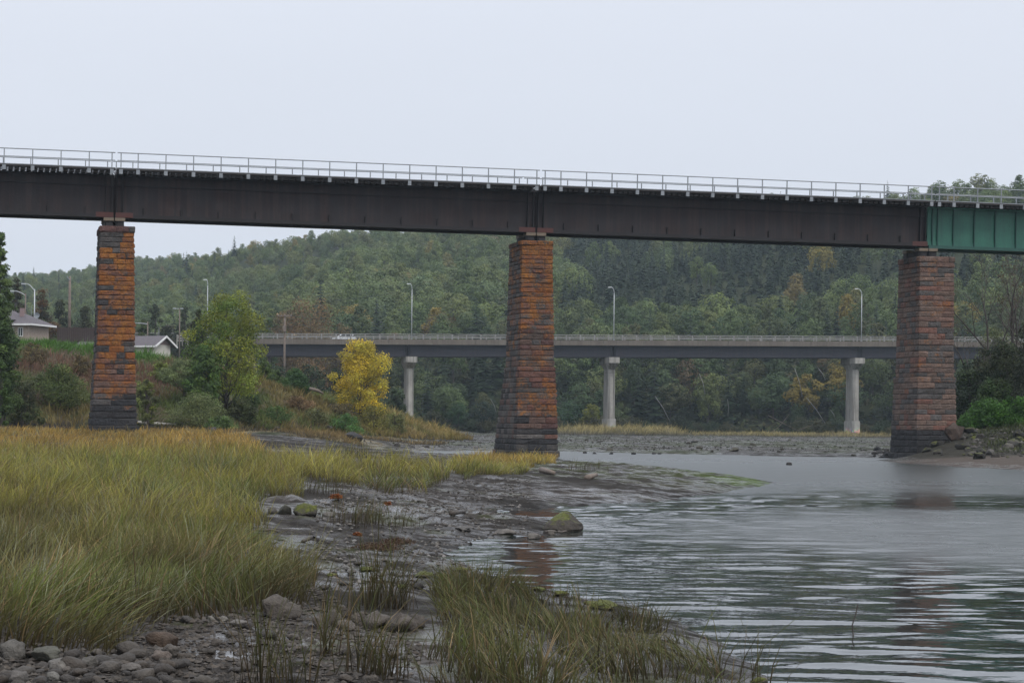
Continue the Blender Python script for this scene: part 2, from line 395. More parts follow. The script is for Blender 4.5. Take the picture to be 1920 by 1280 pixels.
def hit(u, v, y0=10., y1=900.):
    a, b = ray(u, v)
    Y = np.geomspace(y0, y1, 2500); z = terrain(a * Y, Y); d = (CAM_H + b * Y) - z
    i = np.nonzero(d < 0)[0]
    k = i[0] if len(i) else len(Y) - 1
    return Vector((a * Y[k], Y[k], z[k]))

def grid_axis_y():
    return np.concatenate([[-38, -25, -12, -3, 3, 7], np.geomspace(10, 2140, 500)])
T = np.linspace(-1, 1, 560)
gx = 3.0 * np.sinh(T * math.asinh(1150 / 3.0)); gy = grid_axis_y()
GX, GY = np.meshgrid(gx, gy)
GZ = terrain(GX, GY)

def ground_colour(X, Y, Z):
    n1 = fbm(X * .5, Y * .5, 101, 5); n2 = fbm(X * 2.1, Y * 2.1, 111, 4); n3 = fbm(X * .12, Y * .05, 121, 4)
    da = sdf(SHORE_A, X, Y); db = sdf(SHORE_B, X, Y); dc = sdf(BANK_C, X, Y); dd = sdf(SHORE_D, X, Y)
    def mix(c, d, f): f = np.clip(f, 0, 1)[..., None]; return c * (1 - f) + np.array(d) * f
    c = np.zeros(X.shape + (3,)); c[:] = (.030, .026, .022)
    c = mix(c, (.042, .035, .031), .5 + .8 * n1)                                # mud, lighter silt
    c = mix(c, (.028, .024, .020), sst(n2, .05, .6))                            # dark peat
    c = mix(c, (.085, .076, .067), sst(n1 + .4 * n2, .55, .95) * .8)                    # stony silt
    spit = sst(X, -4, 2) * sst(Y, 62, 75) * (da > -2)
    c = mix(c, (.036, .042, .012), spit * sst(n2 + n1, -.4, .4) * .9)
    tip = spit * sst(X, 5.0, 10.5)
    c = mix(c, (.10, .18, .016), tip * sst(n2 + .5 * n1, -.5, .15))
    mud_moss = (da > 0) * (Y < 60) * sst(fbm(X * .9, Y * .9, 131, 4), .45, .75)
    c = mix(c, (.050, .055, .018), mud_moss * .7)
    far = (db > 0) & (Y > 140) & (da < 0) | ((db > 0) & (Y > 160))
    cf = np.zeros_like(c); cf[:] = (.036, .032, .026)
    cf = mix(cf, (.034, .040, .016), sst(n3, -.15, .35)); cf = mix(cf, (.07, .066, .060), sst(n2, .35, .9)); cf = mix(cf, (.030, .026, .022), sst(-n2, .35, .8))
    cf = mix(cf, (.16, .12, .045), sst(-X, 4, 14) * sst(n1, -.2, .4))
    c = np.where(far[..., None], cf, c)
    cc = np.zeros_like(c); cc[:] = (.075, .058, .036)
    cc = mix(cc, (.060, .075, .022), sst(n1, -.1, .5)); cc = mix(cc, (.02, .018, .016), 1 - sst(dc, .3, 2.5))
    c = np.where((dc > 0)[..., None], cc, c)
    ch = np.zeros_like(c); ch[:] = (.105, .085, .070)
    ch = mix(ch, (.07, .057, .047), .5 + .6 * n2)
    ch = mix(ch, (.035, .032, .024), sst(Y + .25 * (X - 28), 128, 132)); ch = mix(ch, (.05, .06, .02), sst(Y, 138, 150) * sst(n1, -.3, .3))
    c = np.where(((dd > 0))[..., None], ch, c)
    hill = sst(Y, 424, 440)
    c = mix(c, (.030, .036, .016), hill)
    slip = hill * (1 - sst(Y, 442, 450)) * np.exp(-((X - 48 - .5 * (Y - 430)) / 7) ** 2)
    c = mix(c, (.055, .05, .042), slip * sst(n1, -.3, .4))
    c = c * (1 + .18 * n2)[..., None]
    edge_ = np.maximum(np.where(da > -1, np.exp(-np.abs(da) / .7), 0), np.where((dd > -1) & (Y < 170), np.exp(-np.abs(dd) / .9), 0))
    c = c * (1 - .5 * edge_)[..., None]
    wet = np.clip(.55 + .5 * n1 - .35 * (Z - .25), 0, 1) * ((dc < 0) & (Y < 425))
    wet = np.where(dd > 2, .12, wet)
    for pu, pv, ru, rv in ((420, 1205, 110, 34), (730, 1236, 70, 20), (650, 1060, 120, 26), (560, 1000, 50, 18), (800, 945, 140, 16), (700, 900, 90, 8)):
        px_, py_ = G(pu, pv, .35); rx_ = ru * py_ / F_PX; ry_ = abs(G(pu, pv + rv, .35)[1] - py_)
        wet = np.maximum(wet, 1.5 * sst(1 - ((X - px_) / rx_) ** 2 - ((Y - py_) / ry_) ** 2 + .8 * n2, -.1, .6))
    return np.clip(c, .008, .6), wet
GC, GW = ground_colour(GX, GY, GZ)
ny, nx = GX.shape
idx = np.arange(nx * ny).reshape(ny, nx)
quads = np.stack([idx[:-1, :-1], idx[:-1, 1:], idx[1:, 1:], idx[1:, :-1]], -1).reshape(-1, 4)
m, t, o = new_mat('ground_soil')
a = N(t, 'Attribute', attribute_name='Col').outputs['Color']; wt = N(t, 'Attribute', attribute_name='Wet').outputs['Fac']
fine = noise_fac(t, 9, 7, .7, to=(.55, 1.45)); fine2 = noise_fac(t, 45, 4, .65, to=(.75, 1.25))
s = N(t, 'VectorMath', operation='SCALE'); t.links.new(a, s.inputs[0]); t.links.new(math_(t, 'MULTIPLY', fine, fine2), s.inputs['Scale'])
wn = noise_fac(t, 1.6, 7, .65, lo=.42, hi=.64, sc=(1, 1, 1))
wf = math_(t, 'MULTIPLY', wt, wn)
rr = N(t, 'MapRange'); rr.inputs['From Max'].default_value = .55; rr.inputs['To Min'].default_value = .9; rr.inputs['To Max'].default_value = .14; t.links.new(wf, rr.inputs['Value'])
hgt = math_(t, 'ADD', noise_fac(t, 7, 7, .7), math_(t, 'MULTIPLY', noise_fac(t, 38, 4, .65), .6))
bs = N(t, 'Bump'); bs.inputs['Distance'].default_value = .03; t.links.new(hgt, bs.inputs['Height'])
t.links.new(math_(t, 'SUBTRACT', .95, math_(t, 'MULTIPLY', wf, .75)), bs.inputs['Strength'])
pbr(t, o, s.outputs[0], rr.outputs[0], bs.outputs[0], spec=math_(t, 'ADD', .10, math_(t, 'MULTIPLY', wf, .6)))
M['ground'] = m
g = np_mesh('ground', np.stack([GX, GY, GZ], -1).reshape(-1, 3), [quads], [m], GC.reshape(-1, 3), True, attrs={'Wet': GW.ravel()})
tag(link('ground', g), kind='structure')

# ------------------------------------------------------------------ river
def river():
    xs = np.concatenate([[-120, -60, -35, -20, -12, -8], np.arange(-6, 15, .095), [16, 18, 22, 28, 40, 60, 110]])
    ys = np.concatenate([[-37, -10, 5, 10], np.arange(14, 48, .065), np.geomspace(48, 160, 300), np.linspace(162, 432, 40)])
    X, Y = np.meshgrid(xs, ys)
    amp = (1 - sst(Y, 110, 170)) * sst(Y, 8, 14) * sst(X, -7, -3) * (1 - sst(X, 13, 22) * (Y < 60))
    wx = X + .35 * fbm(X * .5, Y * .5, 201, 2); wy = Y + .35 * fbm(X * .5, Y * .5, 205, 2)
    z = .0145 * fbm(wx * 1.0 + .12 * wy, wy * 2.05, 211, 2) + .0062 * fbm(wx * 2.3, wy * 4.2, 215, 2) + .010 * fbm(wx * .4, wy * .7, 217, 1)
    patch = sst(fbm(X * .05, Y * .035, 221, 2), -.5, .6)
    z = z * amp * (.70 + .6 * patch)
    n2, n1 = X.shape; ii = np.arange(n1 * n2).reshape(n2, n1)
    q = np.stack([ii[:-1, :-1], ii[:-1, 1:], ii[1:, 1:], ii[1:, :-1]], -1).reshape(-1, 4)
    m, t, o = new_mat('river_water')
    # wind-ruffled patches: a mask in the river's own plan position
    pos = N(t, 'NewGeometry').outputs['Position']
    sp = N(t, 'SeparateXYZ'); t.links.new(pos, sp.inputs[0])
    def blob(cx, cy, rx, ry):
        dx = math_(t, 'DIVIDE', math_(t, 'SUBTRACT', sp.outputs[0], cx), rx); dy = math_(t, 'DIVIDE', math_(t, 'SUBTRACT', sp.outputs[1], cy), ry)
        r2 = math_(t, 'ADD', math_(t, 'MULTIPLY', dx, dx), math_(t, 'MULTIPLY', dy, dy))
        return math_(t, 'SUBTRACT', 1.0, r2)
    bl = math_(t, 'MAXIMUM', math_(t, 'MAXIMUM', blob(11.5, 42, 7.5, 13), blob(13, 104, 30, 36)), blob(4, 150, 34, 26))
    edge = math_(t, 'ADD', bl, math_(t, 'MULTIPLY', math_(t, 'SUBTRACT', noise_fac(t, .35, 5, .6, lo=0, hi=1, sc=(1, .6, 1)), .5), 1.6))
    mask = N(t, 'MapRange'); mask.interpolation_type = 'SMOOTHSTEP'; mask.inputs['From Min'].default_value = -1.0; mask.inputs['From Max'].default_value = .85
    t.links.new(edge, mask.inputs['Value'])
    ripple = noise_fac(t, 5.0, 3, .5, lo=0, hi=1, sc=(.55, 1.0, 1), dist=.3)
    rip2 = noise_fac(t, 11.0, 2, .5, lo=0, hi=1, sc=(.7, 1.0, 1))
    hh = math_(t, 'ADD', ripple, math_(t, 'MULTIPLY', rip2, .35))
    b = N(t, 'Bump'); b.inputs['Distance'].default_value = .035; t.links.new(hh, b.inputs['Height'])
    t.links.new(math_(t, 'ADD', .09, math_(t, 'MULTIPLY', mask.outputs[0], .35)), b.inputs['Strength'])
    rg = math_(t, 'ADD', .03, math_(t, 'MULTIPLY', mask.outputs[0], .26))
    p = pbr(t, o, (.016, .022, .020), rg, b.outputs[0]); p.inputs['IOR'].default_value = 1.4
    tag(link('river_water', np_mesh('river_water', np.stack([X, Y, z], -1).reshape(-1, 3), [q], [m], None, True)), kind='structure')
river()

# ------------------------------------------------------------------ railway bridge: its line, from two joints over piers
def bridge_line(u1, v1, Y1, u2, v2, Y2):
    p, q = at(u1, v1, Y1), at(u2, v2, Y2); return p, q
J1, J3 = at(214, 409, 132.8), at(1737, 463, 143.8)        # girder bottom at the first and third pier, front girder plane
BYAW = math.atan2(J3.y - J1.y, J3.x - J1.x)
DX = Vector((math.cos(BYAW), math.sin(BYAW), 0)); DY = Vector((-math.sin(BYAW), math.cos(BYAW), 0))
LT = (J3.xy - J1.xy).length; GRADE = math.atan2(J1.z - J3.z, LT)
FRONT = -1.0                                               # front girder's place across the deck
ORG = J1 - DY * FRONT                                      # centre line of the bridge at the first joint
def s_of(u, v):                                            # distance along the front girder for a column of the photo
    a, _ = ray(u, v); return (a * J1.y - J1.x) / (DX.x - a * DX.y)
S = [s_of(-640, 390), 0.0, s_of(1003, 440), LT, s_of(2120, 480)]
def span_root(s0, name, label):
    p = ORG + DX * s0; p.z = J1.z - math.tan(GRADE) * s0
    return thing(name, label, 'bridge span', p, (0, GRADE, BYAW))
HG = 2.46
tie_me = MB().box(-.11, .11, -1.9, 1.9, 0, .22).mesh('sleeper', M['tie'])
tie_me.materials.append(M['tie_end'])
for p_ in tie_me.polygons:
    if abs(p_.normal.y) > .9: p_.material_index = 1
stub_me = MB().box(-.02, .02, -.14, 0, 0, .42).mesh('stiffener', M['shaded_steel'])
endpl_me = MB().box(-.025, .025, -.2, 0, 0, HG - .1).mesh('end_stiffener', M['shaded_steel'])
gst_me = MB().box(-.03, .03, -.15, 0, 0, 2.3).mesh('web_stiffener', M['green_dark'])
post_me = MB().box(-.028, .028, -.028, .028, -.2, .92, 0).box(-.10, .10, -.05, .06, -.28, -.02, 0).box(-.09, .09, -.03, .25, -.06, -.03, 0).mesh('railing_post', M['galv'])
def span(name, label, s0, s1, green=False):
    r = span_root(s0, name, label); L = (s1 - s0) - .08; x0 = .04
    hg = 2.56 if green else HG
    zb = -.10 if green else 0
    web = 'green_steel' if green else 'rust_dark'; edge = 'green_dark' if green else 'shaded_steel'
    for fy, sg in ((-1.0, 1), (1.0, -1)):
        b = MB()
        y = fy
        b.box(x0, x0 + L, min(y, y + sg * .04), max(y, y + sg * .04), zb + .20, zb + hg - .06, 0)
        if green:
            b.box(x0, x0 + L, y - .24, y + .24, zb + hg - .10, zb + hg - .02, 0)
            b.box(x0, x0 + L, *(sorted((y - sg * .05, y))), zb + .20, zb + .46, 0)
            b.box(x0, x0 + L, *(sorted((y - sg * .05, y))), zb + hg - .42, zb + hg - .10, 0)
        else:
            b.box(x0, x0 + L, *(sorted((y - sg * .035, y))), zb + hg - .58, zb + hg - .09, 0)
            b.box(x0, x0 + L, *(sorted((y - sg * .085, y))), zb + hg - .64, zb + hg - .585, 1)  # lengthwise angle; its shadow line is put in by the darker steel colour
            b.box(x0, x0 + L, y - .24, y + .24, zb + hg - .085, zb + hg - .02, 1)
        ga = b.build('girder', [M[web], M[edge]], r)
        fl = MB().box(x0, x0 + L, y - .30, y + .30, zb + .0, zb + .198).build('bottom_flange', M[edge], r)
        side = y if sg == 1 else y
        if green:
            n = int(L / 1.38)
            for k in range(n + 1):
                for kk in ((0,) if k else (0, .34)):
                    o_ = link('web_stiffener', gst_me, r, (x0 + .3 + kk + k * 1.38, y, zb + .2)); o_.scale = (1, sg, 1)
        else:
            n = int((L - 1.6) / 2.12)
            off = (L - n * 2.12) / 2
            for k in range(n + 1):
                o_ = link('stiffener', stub_me, r, (x0 + off + k * 2.12, y, zb + .2)); o_.scale = (1, sg, 1)
            for xx in (x0 + .10, x0 + .44, x0 + L - .44, x0 + L - .10):
                o_ = link('end_stiffener', endpl_me, r, (xx, y, zb + .2)); o_.scale = (1, sg, 1)
            for xa, xb in ((x0 + .02, x0 + 1.0), (x0 + L - 1.0, x0 + L - .02)):
                yy = sorted((y - sg * .32, y - sg * .303))
                MB().box(xa, xb, yy[0], yy[1], zb + .02, zb + .30).build('bearing_gusset', M['rust_red'], r)
    # cross frames between the girders
    nb = max(2, int(L / 4.2))
    for k in range(nb + 1):
        xx = x0 + .5 + (L - 1.0) * k / nb
        MB().tube([(xx, -.95, zb + .3), (xx, .95, zb + hg - .3)], .05, 4).tube([(xx + .06, .95, zb + .3), (xx + .06, -.95, zb + hg - .3)], .05, 4).build('cross_frame', M[edge], r)
    zt = zb + hg - .02
    n = int(L / .335)
    for k in range(n):
        link('sleeper', tie_me, r, (x0 + .17 + k * .335, 0, zt))
    zt2 = zt + .223
    for y in (-.75, .75):
        MB().prism([(0, 0)] and [(x0, zt2), (x0 + L, zt2), (x0 + L, zt2 + .15), (x0, zt2 + .15)], y - .035, y + .035).build('track_rail', M['rail_steel'], r)
    for y in (-2.0, 2.0):
        MB().box(x0, x0 + L, y - .30, y + .22 if y < 0 else y + .30, zt2 - .075, zt2 + .025).build('walkway', M['tie'], r)
    # railings, near side and far side
    for y in (-2.26, 2.26):
        b = MB(); zr = zt2
        b.tube([(x0 + .02, y, zr + .90), (x0 + L - .02, y, zr + .90)], .032, 5)
        b.tube([(x0 + .02, y, zr + .47), (x0 + L - .02, y, zr + .47)], .024, 5)
        b.box(x0, x0 + L, y - .02, y + .02, zr + .03, zr + .075)
        ra = b.build('railing', M['galv'], r)
        xs = [x0 + .22]; 
        while xs[-1] + 1.55 < x0 + L - .5: xs.append(xs[-1] + 1.55 if len(xs) > 1 else xs[-1] + .95)
        xs.append(x0 + L - .2)
        for xx in xs:
            o_ = link('railing_post', post_me, ra, (xx, y, zr)); o_.scale = (1, 1 if y < 0 else -1, 1)
    return r
span('railway_bridge_span', 'dark rusty steel railway girder span leaving the frame on the left', S[0], S[1])
span('railway_bridge_span', 'long dark rusty railway girder span between the orange pier and the middle pier', S[1], S[2])
span('railway_bridge_span', 'long dark rusty railway girder span ending at the green girder', S[2], S[3])
span('railway_bridge_span', 'green painted railway girder span with upright stiffeners at the right edge', S[3], S[4], True)
for o_ in bpy.data.objects:
    if o_.name.startswith('railway_bridge_span'): o_['group'] = 'spans of the railway bridge'

# ------------------------------------------------------------------ stone piers
def stone_variant(seed):
    """unit block with rock-faced sides, flat top and bottom"""
    rg = np.random.default_rng(seed); V, Fc = [], []
    nu, nv = 4, 3; pos = {}
    def vid(p):
        k = tuple(np.round(p, 4)); 
        if k not in pos: pos[k] = len(V); V.append(np.array(p, float))
        return pos[k]
    us = [-.5, -.36, .34, .5]; vs = [-.5, -.33, .30, .5]
    grid = []
    for face in range(4):
        gq = [[None] * 4 for _ in range(4)]
        for i in range(4):
            for j in range(4):
                u, v = us[i], vs[j]
                p = [(u, -.5, v), (.5, u, v), (-u, .5, v), (-.5, -u, v)][face]
                gq[i][j] = vid(p)
        for i in range(3):
            for j in range(3): Fc.append((gq[i][j], gq[i + 1][j], gq[i + 1][j + 1], gq[i][j + 1]))
    tp = [vid(p) for p in ((-.5, -.5, .5), (.5, -.5, .5), (.5, .5, .5), (-.5, .5, .5))]
    ring_t = [i for i, p in enumerate(V) if abs(p[2] - .5) < 1e-6]; ring_b = [i for i, p in enumerate(V) if abs(p[2] + .5) < 1e-6]
    ang = lambda i: math.atan2(V[i][1], V[i][0])
    Fc.append(tuple(sorted(ring_t, key=ang))); Fc.append(tuple(sorted(ring_b, key=ang, reverse=True)))
    P = np.array(V); Q = P.copy()
    for i, p in enumerate(P):
        edge = abs(abs(p[2]) - .5) < 1e-6
        for ax in (0, 1):
            if abs(abs(p[ax]) - .5) < 1e-6:
                oth = p[1 - ax]; corner = abs(abs(oth) - .5) < 1e-6
                if edge: Q[i, ax] -= math.copysign(.012, p[ax])
                elif corner: Q[i, ax] += math.copysign(rg.uniform(-.03, .02), p[ax])
                else: Q[i, ax] += math.copysign(rg.uniform(.02, .105), p[ax])
        if not edge: Q[i, 2] += rg.uniform(-.07, .07)
    me = bpy.data.meshes.new('stone'); me.from_pydata([tuple(p) for p in Q], [], Fc); me.materials.append(M['stone']); me.update()
    return me
STONES = [stone_variant(900 + k) for k in range(14)]

def pier(name, label, s, prof, heights, ztop, zbot, ledge, paint, seed, group='stone piers of the railway bridge'):
    """prof(t) -> left, right, front, back distances from the pier axis; t 0 at the top and 1 at the foot"""
    rg = random.Random(seed)
    c = ORG + DX * s
    r = thing(name, label, 'bridge pier', (c.x, c.y, zbot), (0, 0, BYAW), group)
    H = ztop - zbot
    zs = [0.0]
    while zs[-1] < H - .2:
        q = zs[-1] / H; zs.append(zs[-1] + (.355 - .07 * q) * rg.uniform(.78, 1.22))
    zs = [z * H / zs[-1] for z in zs]
    core = MB(); rear = []
    n = len(zs) - 1
    led_i = min(range(n), key=lambda i: abs(zs[i] / H - (1 - ledge)))
    for i in range(n):
        z0, z1 = zs[i], zs[i + 1]; t_ = 1 - (z0 + z1) / 2 / H
        l, rt, f, b = prof(t_)
        if i == led_i: l += .07; rt += .07; f += .07; b += .07
        if i < 2: l += .10 - .04 * i; rt += .10 - .04 * i; f += .10 - .04 * i; b += .10
        if i == n - 1: l += .05; rt += .05; f += .05; b += .05
        core.box(-l + .07, rt - .07, -f + .07, b - .07, z0 - .002 * (i == 0), z1)
        W = l + rt; D = f + b
        # front row
        q = rg.random()
        if q < .5: cuts = [0, rg.uniform(.26, .42), rg.uniform(.58, .74), 1]
        elif q < .7: cuts = [0, rg.uniform(.2, .28), rg.uniform(.42, .55), rg.uniform(.7, .8), 1]
        else: cuts = [0, rg.uniform(.38, .62), 1]
        if i == n - 1: cuts = [0, .47, .83, 1]
        dep = [rg.uniform(.42, .85) for _ in cuts]
        def put(x0, x1, y0, y1, side, as_part=True):
            if x1 - x0 < .08 or y1 - y0 < .08: return
            cx, cy = (x0 + x1) / 2, (y0 + y1) / 2
            j = .012
            sc = (x1 - x0 - 2.6 * j, y1 - y0 - 2.6 * j, z1 - z0 - j)
            # bulge is proportional to the block, so push out by the smaller block size
            loc = (cx + rg.uniform(-.012, .012), cy + rg.uniform(-.02, .015), (z0 + z1) / 2)
            me = rg.choice(STONES); flip = rg.random() < .5
            if as_part:
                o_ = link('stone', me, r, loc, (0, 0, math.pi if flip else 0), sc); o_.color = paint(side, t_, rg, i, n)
            else: rear.append((me, loc, sc, flip))
        k = len(cuts) - 1
        for a in range(k):
            x0, x1 = -l + W * cuts[a], -l + W * cuts[a + 1]
            put(x0, x1, -f, -f + dep[a], 'corner' if a == 0 else 'front')
        # left row, behind the corner stone
        y = -f + dep[0]
        while y < b - .25:
            y2 = y + rg.uniform(.55, 1.05)
            if b - y2 < .4: y2 = b
            put(-l, -l + rg.uniform(.4, .6), y, y2, 'left'); y = y2
        y = -f + dep[k - 1]
        while y < b - .05:                                      # faces turned away from the photograph
            y2 = min(b, y + rg.uniform(.6, 1.1))
            if b - y2 < .3: y2 = b
            put(rt - .45, rt, y, y2, 'right', False); y = y2
        x = -l + .5
        while x < rt - .5:
            x2 = min(rt - .45, x + rg.uniform(.55, .95))
            if rt - .45 - x2 < .3: x2 = rt - .45
            put(x, x2, b - .4, b, 'back', False); x = x2
            if x >= rt - .46: break
    core.build('mortar_core', M['mortar'], r)
    V, Fq, no = [], [], 0
    Vs, quads_, ng = [], [], []
    for me, loc, sc, flip in rear:
        co = np.array([v.co[:] for v in me.vertices]) * (np.array([-1, -1, 1]) if flip else 1)
        Vs.append(co * np.array(sc) + np.array(loc))
        for p_ in me.polygons: ng.append(tuple(q + no for q in p_.vertices))
        no += len(co)
    me = bpy.data.meshes.new('far_side_masonry'); me.from_pydata(np.concatenate(Vs).tolist(), [], ng); me.materials.append(M['stone']); me.update()
    o_ = link('far_side_masonry', me, r); o_['kind'] = 'stuff'; o_.color = (.10, .075, .06, .5)
    return r
def lerp_prof(tab):
    tt = [q[0] for q in tab]
    return lambda t_: tuple(float(np.interp(t_, tt, [q[k] for q in tab])) for k in range(1, 5))
GREY = [(.075, .068, .064), (.10, .09, .085), (.055, .050, .050), (.13, .115, .105)]
RED = [(.135, .060, .045), (.16, .078, .058), (.11, .055, .048), (.15, .09, .07)]
DARK = [(.026, .027, .031), (.035, .034, .037), (.045, .043, .045), (.030, .028, .030)]
def jit(c, rg): k = rg.uniform(.86, 1.15); return tuple(q * k for q in c)
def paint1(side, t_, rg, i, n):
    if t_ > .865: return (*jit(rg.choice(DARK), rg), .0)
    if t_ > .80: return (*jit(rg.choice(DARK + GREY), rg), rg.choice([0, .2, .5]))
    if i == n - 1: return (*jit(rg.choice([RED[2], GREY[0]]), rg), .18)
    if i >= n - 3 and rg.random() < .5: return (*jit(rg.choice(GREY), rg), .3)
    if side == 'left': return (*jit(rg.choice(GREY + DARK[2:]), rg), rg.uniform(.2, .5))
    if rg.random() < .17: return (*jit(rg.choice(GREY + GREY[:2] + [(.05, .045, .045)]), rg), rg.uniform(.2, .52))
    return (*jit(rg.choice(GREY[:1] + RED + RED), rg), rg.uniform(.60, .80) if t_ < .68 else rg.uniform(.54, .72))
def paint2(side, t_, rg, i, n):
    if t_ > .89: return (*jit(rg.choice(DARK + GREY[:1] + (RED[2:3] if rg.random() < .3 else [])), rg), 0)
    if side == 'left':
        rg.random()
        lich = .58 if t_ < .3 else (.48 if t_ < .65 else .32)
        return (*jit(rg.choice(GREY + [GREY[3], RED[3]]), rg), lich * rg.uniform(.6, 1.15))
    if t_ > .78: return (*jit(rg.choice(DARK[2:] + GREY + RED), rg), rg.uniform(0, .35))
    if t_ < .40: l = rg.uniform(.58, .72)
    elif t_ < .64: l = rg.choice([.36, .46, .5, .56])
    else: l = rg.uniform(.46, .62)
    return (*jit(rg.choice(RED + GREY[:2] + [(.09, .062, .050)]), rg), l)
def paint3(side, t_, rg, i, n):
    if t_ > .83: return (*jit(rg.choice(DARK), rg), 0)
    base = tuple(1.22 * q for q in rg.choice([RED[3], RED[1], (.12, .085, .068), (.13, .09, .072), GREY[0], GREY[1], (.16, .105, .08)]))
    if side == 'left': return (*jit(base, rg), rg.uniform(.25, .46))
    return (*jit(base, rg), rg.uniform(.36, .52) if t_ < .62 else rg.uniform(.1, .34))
zt1 = J1.z - .50; zt2_ = J1.z - math.tan(GRADE) * S[2] - .50; zt3 = J3.z - .62
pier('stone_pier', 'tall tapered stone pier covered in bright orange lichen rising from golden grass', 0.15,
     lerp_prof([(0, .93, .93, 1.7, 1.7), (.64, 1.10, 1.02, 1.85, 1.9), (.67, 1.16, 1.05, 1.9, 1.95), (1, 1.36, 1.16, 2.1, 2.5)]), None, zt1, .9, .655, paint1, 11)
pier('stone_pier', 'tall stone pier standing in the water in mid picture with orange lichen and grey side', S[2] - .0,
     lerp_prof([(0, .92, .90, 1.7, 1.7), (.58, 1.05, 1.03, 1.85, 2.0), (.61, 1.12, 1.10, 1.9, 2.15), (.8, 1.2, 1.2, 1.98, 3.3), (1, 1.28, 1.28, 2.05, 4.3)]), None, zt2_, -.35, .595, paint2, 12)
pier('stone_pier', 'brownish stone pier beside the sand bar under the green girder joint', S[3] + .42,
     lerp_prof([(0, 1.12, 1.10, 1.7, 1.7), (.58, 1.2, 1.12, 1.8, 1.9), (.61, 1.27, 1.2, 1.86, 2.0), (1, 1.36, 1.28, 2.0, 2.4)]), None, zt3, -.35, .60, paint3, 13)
def bearing(s, ztop, zgird, label):
    c = ORG + DX * s
    r = thing('girder_bearing', label, 'bridge bearing', (c.x, c.y, ztop), (0, 0, BYAW), 'bearings on the pier tops')
    h = zgird - ztop
    for y in (-1.0, 1.0):
        for x0, x1 in ((-.60, -.03), (.03, .60)):
            MB().box(x0, x1, y - .36, y + .36, h - .18, h - .004).build('top_plate', M['pedestal'], r)
            MB().box(x0 + .12, x1 - .06, y - .28, y + .28, 0, h - .182).box(x0 + .04, x0 + .08, y - .30, y + .30, 0, h - .182).build('rocker', M['shaded_steel'], r)
        MB().box(-.62, .62, y - .40, y + .40, -.002, .035).build('masonry_plate', M['rust_dark'], r)
    MB().box(-.55, .55, -.55, .55, 0, h * .6).build('bed_block', M['tie'], r)
for s_, z_, l_ in ((0, zt1, 'tan steel bearing blocks on top of the bright orange pier'), (S[2], zt2_, 'tan steel bearing blocks on top of the middle pier'),
                   (S[3], zt3, 'rusty bearing blocks on the pier under the green girder joint')):
    bearing(s_, z_, J1.z - math.tan(GRADE) * s_ - (.10 if s_ == S[3] else 0), l_)

# ------------------------------------------------------------------ road bridge
RA, RB = at(530, 667, 400), at(1290, 669.5, 412)
RYAW = math.atan2(RB.y - RA.y, RB.x - RA.x); RG_ = math.atan2(RB.z - RA.z, (RB.xy - RA.xy).length)
RX = Vector((math.cos(RYAW), math.sin(RYAW), 0)); RY = Vector((-math.sin(RYAW), math.cos(RYAW), 0))
def rb_s(u, v=660):
    a, _ = ray(u, v); return (a * RA.y - RA.x) / (RX.x - a * RX.y)
def rb_pt(s, across=0, up=0):
    p = RA + RX * s + RY * (across); p.z = RA.z + math.tan(RG_) * s + up; return p
r0, r1 = rb_s(475), rb_s(2050)
root = thing('road_bridge', 'long grey road bridge with blue grey girders and concrete kerb crossing the valley', 'bridge', tuple(rb_pt(0, 1.6)), (0, -RG_, RYAW))
# local frame: x along the deck, front girder at y = -1.6
joints = [r0, rb_s(764), rb_s(1150), rb_s(1612), r1]
for k in range(4):
    for y in (-1.6, 1.9, 5.4):
        MB().box(joints[k] + .12, joints[k + 1] - .12, y - .03, y + .03, .10, 1.97) \
            .box(joints[k] + .12, joints[k + 1] - .12, y - .30, y + .30, 0, .098).build('girder', M['road_girder'], root)
    for xx in (joints[k] + .35, joints[k + 1] - .35):
        MB().box(xx - .03, xx + .03, -1.9, -1.632, .1, 1.97).build('end_stiffener', M['shaded_steel'], root)
MB().box(r0 - 22, r1, -3.0, 7.0, 1.975, 2.25).build('deck_slab', M['fascia'], root)
MB().box(r0 - 22, r1, -2.6, 6.6, 2.254, 2.34).build('roadway', M['asphalt'], root)
kerbs = []
for y in (-3.05, 6.65):
    k_ = MB(); x = r0 - 22
    while x < r1:
        k_.box(x, min(x + 7.45, r1), y, y + .40, 1.95, 2.88); x += 7.5
    kerbs.append(k_.build('kerb_parapet', M['fascia'], root))
M['guard_rail'] = weathered('weathered_guard_rail', (.20, .20, .195), (.30, .30, .285), .8, (.5, .7), .003, streak=((.2, .16, .13), .5))
rp_me = MB().box(-.10, .10, -.09, .09, 0, .88).box(-.14, .14, -.12, .12, -.01, .06).mesh('railing_post', M['guard_rail'])
for y in (-2.85, 6.85):
    b = MB()
    for zz in (.30, .56, .84):
        b.tube([(r0 - 22, y, 2.88 + zz), (r1, y, 2.88 + zz)], .045 if zz < .8 else .06, 5)
    ra = b.build('guard_rail', M['guard_rail'], root)
    x = r0 - 21
    while x < r1:
        link('railing_post', rp_me, ra, (x, y, 2.88)); x += 2.5
